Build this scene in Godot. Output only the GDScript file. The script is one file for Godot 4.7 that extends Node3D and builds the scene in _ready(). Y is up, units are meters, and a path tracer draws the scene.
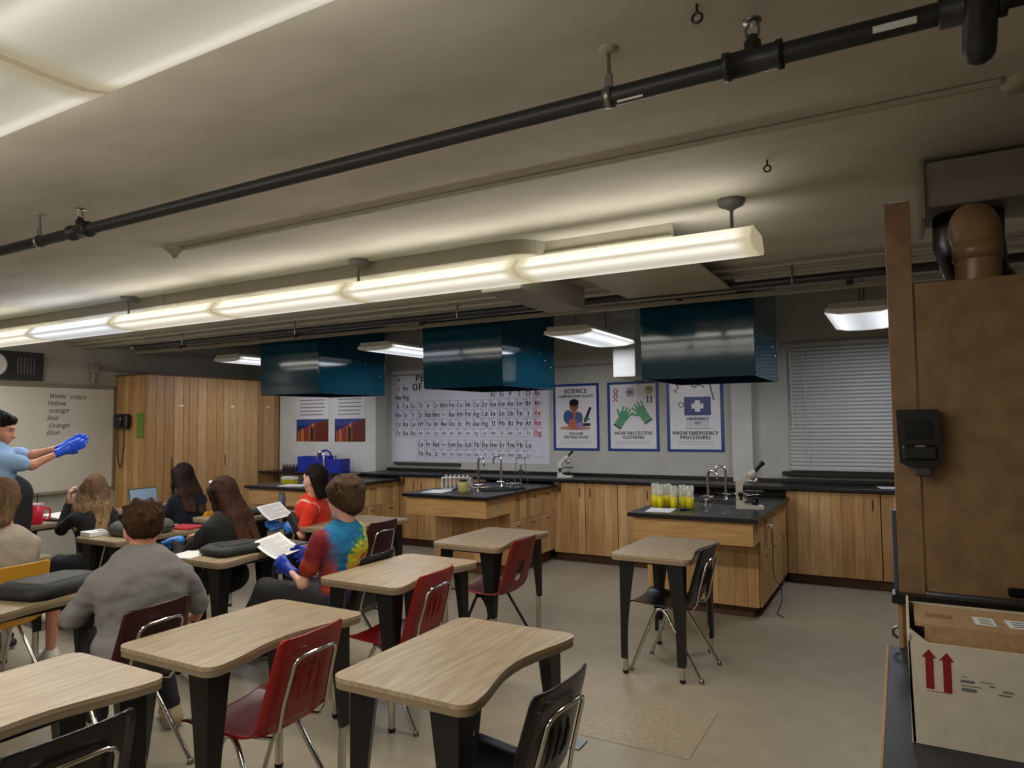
extends Node3D
# A school science lab: student desks facing the whiteboard, lab islands under teal hoods, people at work.

# ---------------------------------------------------------------- shape builder
class S:
	var st := SurfaceTool.new()
	var colour := Color.WHITE
	func _init():
		st.begin(Mesh.PRIMITIVE_TRIANGLES)
		st.set_smooth_group(-1)
	func smooth(on := true) -> S:
		st.set_smooth_group(0 if on else -1)
		return self
	func v(p: Vector3, uv := Vector2.ZERO):
		st.set_color(colour)
		st.set_uv(uv)
		st.add_vertex(p)
	# a flat convex face that looks towards out
	func face(p: Array, out: Vector3, uv := []):
		var q := p.duplicate()
		var w := uv.duplicate()
		var n: Vector3 = (q[1] - q[0]).cross(q[2] - q[0])
		if n.length() < 1e-12 and q.size() > 3: n = (q[2] - q[0]).cross(q[3] - q[0])
		if n.dot(out) < 0:
			q.reverse()
			w.reverse()
		for i in range(1, q.size() - 1):
			for k in [0, i + 1, i]:
				v(q[k], w[k] if w else Vector2.ZERO)
	func box(c: Vector3, size: Vector3, bev := 0.0, b := Basis.IDENTITY) -> S:
		var h := size / 2
		bev = min(bev, 0.45 * min(size.x, min(size.y, size.z)))
		for i in 3:
			var j := (i + 1) % 3
			var k := (i + 2) % 3
			for s in [-1, 1]:
				var p := []
				for q in [[-1, -1], [1, -1], [1, 1], [-1, 1]]:
					var a := Vector3.ZERO
					a[i] = s * h[i]; a[j] = q[0] * (h[j] - bev); a[k] = q[1] * (h[k] - bev)
					p.append(c + b * a)
				var n := Vector3.ZERO
				n[i] = s
				face(p, b * n)
				if bev > 0:
					for t in [-1, 1]:
						var e := []
						for q in [[0, -1], [0, 1], [1, 1], [1, -1]]:
							var a := Vector3.ZERO
							a[i] = s * (h[i] - (bev if q[0] else 0.0)); a[j] = t * (h[j] - (0.0 if q[0] else bev)); a[k] = q[1] * (h[k] - bev)
							e.append(c + b * a)
						var m := Vector3.ZERO
						m[i] = s; m[j] = t
						face(e, b * m)
		if bev > 0:
			for x in [-1, 1]:
				for y in [-1, 1]:
					for z in [-1, 1]:
						var sg := Vector3(x, y, z)
						var hh := sg * h
						face([c + b * (hh - Vector3(0, y, z) * bev), c + b * (hh - Vector3(x, 0, z) * bev), c + b * (hh - Vector3(x, y, 0) * bev)], b * sg)
		return self
	# a tube along points; r is a number or one radius for each point
	func tube(pts: Array, r, sides := 10, caps := true) -> S:
		var n := pts.size()
		var up := Vector3.UP
		var rings := []
		for i in n:
			var d: Vector3 = ((pts[min(i + 1, n - 1)] - pts[max(i - 1, 0)]) as Vector3).normalized()
			if i == 0 and abs(d.dot(up)) > 0.95: up = Vector3.RIGHT
			var x := (up - d * up.dot(d)).normalized()
			up = x
			var y := d.cross(x)
			var rr: float = r[i] if r is Array else r
			var ring := []
			for k in sides:
				var a := TAU * k / sides
				ring.append(pts[i] + (x * cos(a) + y * sin(a)) * rr)
			rings.append(ring)
		for i in n - 1:
			var mid: Vector3 = (pts[i] + pts[i + 1]) / 2
			for k in sides:
				var k2 := (k + 1) % sides
				var f := [rings[i][k], rings[i][k2], rings[i + 1][k2], rings[i + 1][k]]
				face(f, (f[0] + f[1] + f[2] + f[3]) / 4 - mid)
		if caps:
			st.set_smooth_group(-1)
			face(rings[0], pts[0] - pts[1])
			face(rings[n - 1], pts[n - 1] - pts[n - 2])
			st.set_smooth_group(0)
		return self
	# profile of (radius, height), going up along the outside
	func lathe(prof: Array, at := Vector3.ZERO, sides := 20, b := Basis.IDENTITY, flat := Vector2.ONE) -> S:
		for i in prof.size() - 1:
			var p: Vector2 = prof[i]
			var q: Vector2 = prof[i + 1]
			for k in sides:
				var a0 := TAU * k / sides
				var a1 := TAU * (k + 1) / sides
				var am := (a0 + a1) / 2
				var f := []
				for e in [[p, a0], [p, a1], [q, a1], [q, a0]]:
					f.append(at + b * Vector3(cos(e[1]) * e[0].x * flat.x, e[0].y, sin(e[1]) * e[0].x * flat.y))
				var out := b * Vector3(cos(am) * (q.y - p.y), -(q.x - p.x), sin(am) * (q.y - p.y))
				if p.x < 1e-6: f = [f[0], f[2], f[3]]
				elif q.x < 1e-6: f = [f[0], f[1], f[2]]
				face(f, out)
		return self
	# polygon in the plane (u, w) pushed from a to c along n; origin o
	func prism(poly: PackedVector2Array, o: Vector3, u: Vector3, w: Vector3, depth: Vector3, sides_smooth := false) -> S:
		var idx := Geometry2D.triangulate_polygon(poly)
		for t in range(0, idx.size(), 3):
			var p := []
			for k in 3: p.append(o + u * poly[idx[t + k]].x + w * poly[idx[t + k]].y)
			face(p, -depth)
			face([p[0] + depth, p[1] + depth, p[2] + depth], depth)
		var turn := 1.0 if Geometry2D.is_polygon_clockwise(poly) else -1.0
		if sides_smooth: st.set_smooth_group(1)
		for i in poly.size():
			var a := poly[i]
			var c := poly[(i + 1) % poly.size()]
			var d := c - a
			var out2 := Vector2(-d.y, d.x) * turn
			var pa := o + u * a.x + w * a.y
			var pc := o + u * c.x + w * c.y
			face([pa, pc, pc + depth, pa + depth], u * out2.x + w * out2.y)
		st.set_smooth_group(-1)
		return self
	func done() -> ArrayMesh:
		st.generate_normals()
		st.index()
		return st.commit()

var M := {}
var used := {}
var rng := RandomNumberGenerator.new()

func numbered(n: String) -> String:
	if not used.has(n):
		used[n] = 0
		return n
	used[n] += 1
	return "%s_%03d" % [n, used[n]]

func tag(o: Node3D, label: String, category: String, group := ""):
	o.set_meta("label", label)
	o.set_meta("category", category)
	if group: o.set_meta("group", group)

func thing(called: String, label: String, category: String, at := Vector3.ZERO, turn := 0.0, group := "") -> Node3D:
	var o := Node3D.new()
	o.name = numbered(called)
	add_child(o)
	o.position = at
	o.rotation.y = turn
	tag(o, label, category, group)
	return o

func put(called: String, shape, m: Material, parent: Node3D = null, at := Vector3.ZERO) -> MeshInstance3D:
	var o := MeshInstance3D.new()
	o.mesh = shape.done() if shape is S else shape
	o.material_override = m
	o.position = at
	if parent == null:
		o.name = numbered(called)
		add_child(o)
	else:
		o.name = called
		parent.add_child(o, true)
	return o

func struct(called: String, shape, m: Material) -> MeshInstance3D:
	var o := put(called, shape, m)
	o.set_meta("kind", "structure")
	return o

func copy(o: Node3D, at: Vector3, turn: float, label: String, group := "") -> Node3D:
	var c: Node3D = o.duplicate()
	c.name = numbered(String(o.get_meta("kindname")))
	add_child(c)
	c.position = at
	c.rotation.y = turn
	c.set_meta("label", label)
	if group: c.set_meta("group", group)
	return c

# ---------------------------------------------------------------- materials
func mat(c: Color, rough := 0.6, metal := 0.0, spec := 0.5) -> StandardMaterial3D:
	var m := StandardMaterial3D.new()
	m.albedo_color = c
	m.roughness = rough
	m.metallic = metal
	m.metallic_specular = spec
	return m

func noise_tex(freq: float, seed_: int, lo: Color, hi: Color, octaves := 4, size := 512, kind := FastNoiseLite.TYPE_SIMPLEX_SMOOTH, mid := Color(0, 0, 0, 0)) -> NoiseTexture2D:
	var n := FastNoiseLite.new()
	n.seed = seed_
	n.frequency = freq
	n.noise_type = kind
	n.fractal_octaves = octaves
	var t := NoiseTexture2D.new()
	t.width = size
	t.height = size
	t.seamless = true
	t.noise = n
	var g := Gradient.new()
	g.set_color(0, lo)
	g.set_color(1, hi)
	if mid.a > 0: g.add_point(0.5, mid)
	t.color_ramp = g
	return t

func tri(m: StandardMaterial3D, tex: Texture2D, scale: Vector3, world := false) -> StandardMaterial3D:
	m.albedo_texture = tex
	m.uv1_triplanar = true
	m.uv1_world_triplanar = world
	m.uv1_triplanar_sharpness = 8.0
	m.uv1_scale = scale
	return m

func make_materials():
	var grain := noise_tex(0.012, 5, Color(0.84, 0.81, 0.77), Color(1.0, 1.0, 1.0), 5, 512)
	var fine := noise_tex(0.03, 9, Color(0.86, 0.84, 0.82), Color(1.0, 1.0, 1.0), 5, 512)
	var mott := noise_tex(0.01, 21, Color(0.94, 0.935, 0.92), Color(1, 1, 1), 5, 512)
	var blot := noise_tex(0.006, 33, Color(0.90, 0.895, 0.88), Color(1, 1, 1), 4, 512)
	M.ceiling = tri(mat(Color(0.77, 0.755, 0.715), 0.9), blot, Vector3(0.35, 0.35, 0.9), true)
	M.wall = tri(mat(Color(0.72, 0.715, 0.68), 0.85), mott, Vector3(0.4, 0.4, 0.4), true)
	M.wall_pale = tri(mat(Color(0.80, 0.80, 0.78), 0.85), mott, Vector3(0.4, 0.4, 0.4), true)
	M.wall_grey = tri(mat(Color(0.56, 0.56, 0.55), 0.85), mott, Vector3(0.4, 0.4, 0.4), true)
	M.floor = tri(mat(Color(0.615, 0.578, 0.505), 0.42), mott, Vector3(0.9, 0.9, 0.9), true)
	M.floor_patch = tri(mat(Color(0.65, 0.61, 0.525), 0.45), fine, Vector3(1.4, 1.4, 1.4), true)
	M.desk_top = tri(mat(Color(0.665, 0.60, 0.495), 0.38), noise_tex(0.014, 12, Color(0.80, 0.76, 0.71), Color(1, 1, 1), 6, 512), Vector3(4.2, 4, 0.42))
	M.desk_edge = mat(Color(0.50, 0.44, 0.355), 0.5)
	M.black_metal = mat(Color(0.035, 0.035, 0.038), 0.42)
	M.black_plastic = mat(Color(0.03, 0.03, 0.035), 0.32)
	M.rubber = mat(Color(0.02, 0.02, 0.02), 0.8)
	M.chrome = mat(Color(0.78, 0.77, 0.75), 0.16, 1.0)
	M.steel = mat(Color(0.55, 0.55, 0.54), 0.35, 1.0)
	M.red_plastic = mat(Color(0.56, 0.065, 0.075), 0.36)
	M.maroon_plastic = mat(Color(0.22, 0.05, 0.06), 0.4)
	M.rust_plastic = mat(Color(0.47, 0.10, 0.085), 0.45)
	M.yellow_plastic = mat(Color(0.80, 0.58, 0.16), 0.4)
	M.black_top = mat(Color(0.055, 0.06, 0.072), 0.33)
	M.woods = []
	var tones := [Color(0.81, 0.65, 0.44), Color(0.78, 0.62, 0.41), Color(0.835, 0.68, 0.475), Color(0.755, 0.59, 0.385), Color(0.80, 0.655, 0.46), Color(0.71, 0.55, 0.355)]
	for c in tones: M.woods.append(tri(mat(c, 0.45), grain, Vector3(5.0, 0.35, 5.0), true))
	M.wood_h = tri(mat(Color(0.80, 0.64, 0.42), 0.45), grain, Vector3(0.4, 6.0, 4.0), true)
	M.wood_dark = tri(mat(Color(0.40, 0.27, 0.17), 0.55), grain, Vector3(0.6, 4.0, 0.6), true)
	M.kick = tri(mat(Color(0.36, 0.23, 0.14), 0.6), grain, Vector3(0.5, 3.0, 0.5), true)
	M.brown_board = tri(mat(Color(0.565, 0.445, 0.305), 0.55), noise_tex(0.02, 17, Color(0.82, 0.8, 0.78), Color(1, 1, 1), 5, 512), Vector3(0.8, 0.8, 0.8), true)
	M.brown_pipe = mat(Color(0.58, 0.46, 0.33), 0.3)
	M.cardboard = tri(mat(Color(0.68, 0.555, 0.39), 0.8), fine, Vector3(2.5, 2.5, 2.5))
	M.white_card = tri(mat(Color(0.78, 0.745, 0.68), 0.75), mott, Vector3(2.5, 2.5, 2.5))
	M.teal = tri(mat(Color(0.028, 0.235, 0.30), 0.07, 0.0, 0.4), noise_tex(0.008, 40, Color(0.85, 0.88, 0.9), Color(1, 1, 1), 3, 256), Vector3(0.8, 0.8, 0.8), true)
	M.white_metal = mat(Color(0.80, 0.80, 0.78), 0.4)
	M.grey_metal = mat(Color(0.42, 0.42, 0.41), 0.45)
	M.dark_grey = mat(Color(0.20, 0.20, 0.205), 0.5)
	M.duct = tri(mat(Color(0.66, 0.64, 0.58), 0.5), mott, Vector3(0.8, 0.8, 0.8), true)
	M.duct_grey = tri(mat(Color(0.58, 0.56, 0.52), 0.5), mott, Vector3(0.8, 0.8, 0.8), true)
	M.pipe_black = mat(Color(0.12, 0.122, 0.132), 0.45)
	M.pipe_paint = mat(Color(0.60, 0.58, 0.52), 0.6)
	M.paper = mat(Color(0.86, 0.86, 0.86), 0.7)
	M.print_grey = mat(Color(0.40, 0.40, 0.42), 0.8)
	M.ink = mat(Color(0.06, 0.06, 0.07), 0.8)
	M.ink_red = mat(Color(0.62, 0.10, 0.12), 0.8)
	M.ink_blue = mat(Color(0.10, 0.20, 0.55), 0.8)
	M.board_white = mat(Color(0.83, 0.81, 0.77), 0.28)
	M.alu = mat(Color(0.55, 0.50, 0.44), 0.4)
	M.slat = mat(Color(0.68, 0.68, 0.67), 0.4)
	M.glass = mat(Color(0.9, 0.95, 0.95, 0.12), 0.03)
	M.glass.transparency = BaseMaterial3D.TRANSPARENCY_ALPHA
	M.cup = mat(Color(0.90, 0.91, 0.84, 0.42), 0.2)
	M.cup.transparency = BaseMaterial3D.TRANSPARENCY_ALPHA
	M.liquid = mat(Color(0.90, 0.83, 0.02), 0.3)
	M.blue_bin = mat(Color(0.06, 0.16, 0.60), 0.4)
	M.pink = mat(Color(0.80, 0.10, 0.19), 0.4)
	M.green_note = mat(Color(0.42, 0.52, 0.20), 0.8)
	M.bag = tri(mat(Color(0.13, 0.135, 0.135), 0.7), fine, Vector3(4, 4, 4))
	M.bag_grey = tri(mat(Color(0.33, 0.34, 0.34), 0.75), fine, Vector3(4, 4, 4))

func lamp_material(c: Color, energy: float) -> StandardMaterial3D:
	# prismatic lens over two tubes: brighter along each tube, dimmer past the tube ends
	if not fonts.has("lens"):
		var g := Gradient.new()
		g.offsets = PackedFloat32Array([0.0, 0.10, 0.18, 0.25, 0.34, 0.44, 0.5, 0.56, 0.66, 0.75, 0.82, 0.90, 1.0])
		g.colors = PackedColorArray([Color(0.7, 0.69, 0.62), Color(0.88, 0.87, 0.82), Color(1, 1, 0.98), Color(0.66, 0.65, 0.61), Color(1, 1, 1), Color(0.76, 0.76, 0.74), Color(0.68, 0.68, 0.66), Color(0.76, 0.76, 0.74), Color(1, 1, 1), Color(0.66, 0.65, 0.61), Color(1, 1, 0.98), Color(0.88, 0.87, 0.82), Color(0.7, 0.69, 0.62)])
		var im := Image.create(128, 64, false, Image.FORMAT_RGB8)
		for y in 64:
			for x in 128:
				var e: float = clamp(min(x, 127 - x) / 9.0, 0.0, 1.0)
				var tube := g.sample(y / 63.0)
				im.set_pixel(x, y, Color(0.66, 0.64, 0.55).lerp(tube, e * e * (3.0 - 2.0 * e)))
		fonts["lens"] = ImageTexture.create_from_image(im)
	var t: Texture2D = fonts["lens"]
	var m := mat(Color(0.8, 0.8, 0.78), 0.35)
	m.emission_enabled = true
	m.emission = c
	m.emission_operator = BaseMaterial3D.EMISSION_OP_MULTIPLY
	m.emission_texture = t
	m.emission_energy_multiplier = energy
	return m

# ---------------------------------------------------------------- camera and light
const EYE := Vector3(0, 1.65, 0)
func set_view():
	var cam := Camera3D.new()
	cam.name = "camera"
	cam.position = EYE
	cam.rotation_order = EULER_ORDER_YXZ
	cam.rotation_degrees = Vector3(3.18, 29.24, -0.6)
	cam.fov = 2.0 * rad_to_deg(atan(384.0 / 693.0))
	cam.near = 0.05
	add_child(cam)
	cam.current = true
	var e := Environment.new()
	e.background_mode = Environment.BG_COLOR
	e.background_color = Color(0.10, 0.11, 0.13)
	e.tonemap_mode = Environment.TONE_MAPPER_LINEAR
	e.tonemap_exposure = 1.48
	e.sdfgi_enabled = true
	e.ssao_enabled = true
	e.ssil_enabled = true
	var we := WorldEnvironment.new()
	we.name = "world"
	we.environment = e
	add_child(we)

const ROW_ENERGY := 1.0
const ISLAND_ENERGY := 1.15
const GLOW := 0.74

func area(parent: Node3D, at: Vector3, size: Vector2, energy: float, c: Color) -> AreaLight3D:
	var l := AreaLight3D.new()
	l.name = "light"
	l.area_size = size
	l.light_energy = energy
	l.light_color = c
	l.shadow_enabled = true
	l.area_range = 14.0
	l.area_attenuation = 2.0
	l.position = at
	l.rotation_degrees = Vector3(-90, 0, 0)
	parent.add_child(l, true)
	return l

# ---------------------------------------------------------------- the room
func build_room():
	struct("floor", S.new().box(Vector3(-3.2, -0.05, -2.6), Vector3(12.6, 0.1, 11.4)), M.floor)
	var patch := put("floor_tile", S.new().box(Vector3.ZERO, Vector3(0.62, 0.004, 0.60), 0.001), M.floor_patch, get_node("floor"), Vector3(-1.27, 0.001, -3.74))
	patch.set_meta("label", "newer paler floor tile patch")
	# ceiling: two slabs with a thin joint, then a raised bay over the hoods
	var c := S.new()
	c.box(Vector3(-3.2, 2.82, -0.331), Vector3(12.6, 0.2, 6.65))
	c.box(Vector3(-3.2, 2.83, -4.81), Vector3(12.6, 0.2, 2.296))
	c.box(Vector3(-3.2, 3.10, -7.1), Vector3(12.6, 0.1, 2.3))
	c.box(Vector3(-3.2, 2.98, -5.90), Vector3(12.6, 0.14, 0.1))
	struct("ceiling", c, M.ceiling)
	struct("wall_left", S.new().box(Vector3(-9.42, 1.55, -2.6), Vector3(0.14, 3.1, 11.4)), M.wall)
	struct("wall_right", S.new().box(Vector3(3.07, 1.55, -2.6), Vector3(0.14, 3.1, 11.4)), M.wall)
	struct("wall_rear", S.new().box(Vector3(-3.2, 1.55, 3.07), Vector3(12.6, 3.1, 0.14)), M.wall)
	# back wall round the window opening x -1.06..1.2, y 1.09..2.46
	var w := S.new()
	w.box(Vector3(-5.205, 1.55, -8.2), Vector3(8.29, 3.1, 0.2))
	w.box(Vector3(2.1, 1.55, -8.2), Vector3(1.8, 3.1, 0.2))
	w.box(Vector3(0.07, 0.545, -8.2), Vector3(2.26, 1.09, 0.2))
	w.box(Vector3(0.07, 2.78, -8.2), Vector3(2.26, 0.64, 0.2))
	struct("wall_back", w, M.wall)
	struct("wall_pier", S.new().box(Vector3(-7.655, 1.55, -7.97), Vector3(1.97, 3.1, 0.26), 0.004), M.wall_pale)
	struct("wall_pilaster", S.new().box(Vector3(-1.555, 1.55, -8.07), Vector3(0.22, 3.1, 0.08), 0.004), M.wall_pale)
	# bulkhead strip high on the back wall, grey
	struct("trim_1", S.new().box(Vector3(-4.45, 2.36, -8.09), Vector3(4.3, 0.02, 0.02)), M.wall_grey)
	# window
	var win := Node3D.new()
	win.name = "window_1"
	win.set_meta("kind", "structure")
	add_child(win)
	win.position = Vector3(0.07, 1.775, -8.16)
	var fr := S.new()
	for s in [-1, 1]:
		fr.box(Vector3(s * 1.11, 0, 0), Vector3(0.04, 1.37, 0.06))
		fr.box(Vector3(0, s * 0.665, 0), Vector3(2.26, 0.04, 0.06))
	fr.box(Vector3(0, 0, 0), Vector3(0.03, 1.3, 0.05))
	put("frame", fr, M.grey_metal, win)
	put("pane", S.new().box(Vector3.ZERO, Vector3(2.18, 1.29, 0.006)), M.glass, win)
	struct("window_sill", S.new().box(Vector3(0.06, 1.07, -8.05), Vector3(2.4, 0.045, 0.14), 0.006), M.black_top)
	# venetian blind, closed
	var bl := thing("venetian_blind", "closed grey venetian blind with thin horizontal slats over the window", "blind", Vector3(0.05, 1.1, -8.085))
	var slat := S.new().smooth()
	for k in 4:
		var a := [Vector2(-0.021, 0.0), Vector2(-0.01, 0.006), Vector2(0.004, 0.008), Vector2(0.014, 0.006), Vector2(0.024, 0.0)]
		var p: Vector2 = a[k]
		var q: Vector2 = a[k + 1]
		slat.face([Vector3(-1.11, p.x, p.y), Vector3(1.11, p.x, p.y), Vector3(1.11, q.x, q.y), Vector3(-1.11, q.x, q.y)], Vector3(0, 0, 1))
		slat.face([Vector3(-1.11, p.x, p.y - 0.0015), Vector3(1.11, p.x, p.y - 0.0015), Vector3(1.11, q.x, q.y - 0.0015), Vector3(-1.11, q.x, q.y - 0.0015)], Vector3(0, 0, -1))
	var sm := slat.done()
	for k in 33:
		var o := put("slat", sm, M.slat, bl, Vector3(0, 0.035 + k * 0.040, 0))
		o.rotation.x = -0.35 + 0.06 * sin(k * 0.5)
	put("head_rail", S.new().box(Vector3(0, 1.36, 0), Vector3(2.24, 0.045, 0.05), 0.004), M.slat, bl)
	put("bottom_rail", S.new().box(Vector3(0, 0.012, 0), Vector3(2.22, 0.022, 0.03), 0.004), M.slat, bl)
	put("wand", S.new().smooth().tube([Vector3(-1.09, 1.34, 0.03), Vector3(-1.075, 0.45, 0.034)], 0.006, 8), M.white_metal, bl)
	for x in [-0.96, 0.5]: put("ladder_cord", S.new().tube([Vector3(x, 1.34, 0.022), Vector3(x + 0.03, 0.03, 0.022)], 0.004, 6), M.white_metal, bl)
	# backsplash under the wall poster: marker rail
	tag(put("marker_rail", S.new().box(Vector3(-5.93, 1.075, -8.065), Vector3(1.15, 0.035, 0.06), 0.005), M.dark_grey), "dark narrow rail under the element chart on the back wall", "rail")

# planks side by side: from a along dir for the given length, height y0..y1, proud of the face by t along out
func planks(parent: Node3D, a: Vector3, dir: Vector3, length: float, y0: float, y1: float, out: Vector3, t: float, wmin: float, wmax: float, gap := 0.003):
	var at := 0.0
	while at < length - 0.01:
		var w: float = min(rng.randf_range(wmin, wmax), length - at)
		if length - at - w < wmin * 0.5: w = length - at
		var c: Vector3 = a + dir * (at + w / 2) + out * t / 2 + Vector3(0, (y0 + y1) / 2, 0)
		var size: Vector3 = dir.abs() * (w - gap) + Vector3(0, y1 - y0, 0) + out.abs() * t * rng.randf_range(0.9, 1.1)
		put("plank", S.new().box(Vector3.ZERO, size, 0.002), M.woods[rng.randi() % M.woods.size()], parent, c)
		at += w

func build_closet():
	# wood closet standing in the far left corner, clad in vertical boards
	var t := thing("storage_closet", "tall wood closet clad in vertical boards in the far corner", "closet", Vector3(-9.34, 0, -5.63))
	put("carcass", S.new().box(Vector3(0.335, 1.165, -1.1), Vector3(0.67, 2.33, 2.2)), M.wood_dark, t)
	planks(t, Vector3(0.67, 0, 0.012), Vector3(0, 0, -1), 2.22, 0.06, 2.33, Vector3(1, 0, 0), 0.02, 0.09, 0.16, 0.006)
	planks(t, Vector3(0.0, 0, 0), Vector3(1, 0, 0), 0.69, 0.06, 2.33, Vector3(0, 0, 1), 0.02, 0.09, 0.14, 0.006)
	put("top_board", S.new().box(Vector3(0.345, 2.34, -1.09), Vector3(0.70, 0.02, 2.24)), M.wood_dark, t)
	for z in [-0.48, -1.32, -1.98]:
		put("number_tag", S.new().box(Vector3(0.693, 1.93, z), Vector3(0.004, 0.025, 0.06)), M.paper, t)
	for z in [-0.35, -1.2]:
		put("pull", S.new().box(Vector3(0.694, 1.15, z), Vector3(0.012, 0.16, 0.018), 0.004), M.wood_dark, t)
	# wall telephone and green note on its side
	var p := thing("wall_telephone", "black wall telephone with a hanging coiled cord beside the whiteboard", "telephone", Vector3(-9.10, 1.72, -5.60))
	put("body", S.new().box(Vector3(0.0, 0.0, 0.05), Vector3(0.30, 0.20, 0.08), 0.025), M.black_plastic, p)
	put("handset", S.new().smooth().tube([Vector3(0.10, -0.08, 0.12), Vector3(0.105, -0.05, 0.13), Vector3(0.105, 0.05, 0.13), Vector3(0.10, 0.08, 0.12)], [0.022, 0.028, 0.028, 0.022], 10), M.black_plastic, p)
	var cord := []
	for i in 25:
		var f := i / 24.0
		cord.append(Vector3(lerp(-0.09, 0.06, f), -0.09 - 0.52 * pow(sin(PI * f), 0.35), 0.05 + 0.004 * sin(f * 90.0)))
	put("cord", S.new().smooth().tube(cord, 0.008, 6), M.black_plastic, p)
	tag(put("paper_note", S.new().box(Vector3(-8.78, 1.66, -5.605), Vector3(0.15, 0.34, 0.003)), M.green_note), "green paper note pinned on the wood closet beside the telephone", "note")

func build_left_wall():
	var w := thing("whiteboard", "large whiteboard with handwriting on the far wall behind the person in the apron", "whiteboard", Vector3(-9.345, 1.5, -3.2))
	put("surface", S.new().box(Vector3(0.012, 0, 0), Vector3(0.02, 1.31, 4.72)), M.board_white, w)
	var f := S.new()
	f.box(Vector3(0.015, 0.675, 0), Vector3(0.03, 0.05, 4.8), 0.004)
	f.box(Vector3(0.015, -0.665, 0), Vector3(0.03, 0.025, 4.8), 0.004)
	for s in [-1, 1]: f.box(Vector3(0.015, 0, s * 2.375), Vector3(0.03, 1.36, 0.03), 0.004)
	put("frame", f, M.alu, w)
	put("marker_tray", S.new().box(Vector3(0.05, -0.675, 0.2), Vector3(0.07, 0.02, 4.0), 0.004), M.alu, w)
	var words := ["Water  colors", "Yellow", "orange", "Red", "Orange", "Blue"]
	for i in words.size():
		var s := S.new()
		var slant := Basis(Vector3(1, 0.02 * (i % 3 - 1), 0), Vector3(0.28, 1, 0), Vector3(0, 0, 1))
		text_into(s, words[i], 0.062, Transform3D(Basis(Vector3.UP, PI / 2) * slant, Vector3(0.024, 0.545 - i * 0.093, -1.55 + 0.02 * (i % 2))), 0.001, false)
		put("handwriting", s, M.dark_grey, w)
	put("marker_line", S.new().box(Vector3(0.0235, 0.0, 0.62), Vector3(0.002, 0.012, 0.22)), M.ink_red, w)
	put("magnet", S.new().lathe([Vector2(0, 0), Vector2(0.028, 0), Vector2(0.024, 0.012), Vector2(0, 0.012)], Vector3(0.022, 0.16, 0.75), 14, Basis(Vector3.BACK, -PI / 2)), M.black_plastic, w)
	# clock and speaker in one grey wall box
	var k := thing("wall_clock", "grey wall box holding a round white clock and speaker grille", "clock", Vector3(-9.35, 2.40, -4.28))
	put("case", S.new().box(Vector3(0.04, 0, 0), Vector3(0.08, 0.34, 0.74), 0.008), M.dark_grey, k)
	var turned := Basis(Vector3.BACK, -PI / 2)
	put("dial", S.new().lathe([Vector2(0, 0.0), Vector2(0.135, 0.0), Vector2(0.135, 0.012), Vector2(0, 0.012)], Vector3(0.08, 0, 0.18), 28, turned), M.paper, k)
	put("rim", S.new().smooth().lathe([Vector2(0.134, 0.0), Vector2(0.15, 0.0), Vector2(0.15, 0.02), Vector2(0.134, 0.02), Vector2(0.134, 0.0)], Vector3(0.08, 0, 0.18), 28, turned), M.grey_metal, k)
	put("hour_hand", S.new().box(Vector3(0.095, 0.03, 0.20), Vector3(0.003, 0.014, 0.09), 0, Basis(Vector3.RIGHT, 0.6)), M.ink, k)
	put("minute_hand", S.new().box(Vector3(0.097, 0.0, 0.235), Vector3(0.003, 0.009, 0.12)), M.ink, k)
	for i in 6: put("grille_bar", S.new().box(Vector3(0.082, 0, -0.08 - i * 0.036), Vector3(0.008, 0.2, 0.012)), M.grey_metal, k)
	# conduit along the wall with a fitting
	var c := thing("wall_conduit", "painted conduit pipe with a junction fitting high on the left wall", "conduit", Vector3(-9.32, 2.42, -5.28))
	put("junction_box", S.new().box(Vector3(0.02, 0, 0), Vector3(0.09, 0.12, 0.10), 0.01), M.pipe_paint, c)
	put("drop_pipe", S.new().smooth().tube([Vector3(0.02, -0.05, 0), Vector3(0.02, -0.19, 0)], 0.03, 12), M.pipe_paint, c)
	put("pipe", S.new().smooth().tube([Vector3(0.02, 0, -0.03), Vector3(0.02, -0.02, -2.55)], 0.014, 10), M.pipe_paint, c)

var fonts := {}
func text_into(s: S, words: String, height: float, x: Transform3D, depth := 0.001, bold := true, centred := false):
	var t := TextMesh.new()
	var key := "b" if bold else "r"
	if not fonts.has(key):
		var f := SystemFont.new()
		f.font_names = PackedStringArray(["Droid Sans"])
		f.font_weight = 700 if bold else 400
		fonts[key] = f
	t.font = fonts[key]
	t.text = words
	t.font_size = 32
	t.pixel_size = height / 32.0 * 1.25
	t.depth = depth
	t.curve_step = 4.0
	t.horizontal_alignment = HORIZONTAL_ALIGNMENT_CENTER if centred else HORIZONTAL_ALIGNMENT_LEFT
	s.st.append_from(t, 0, x)

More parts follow.
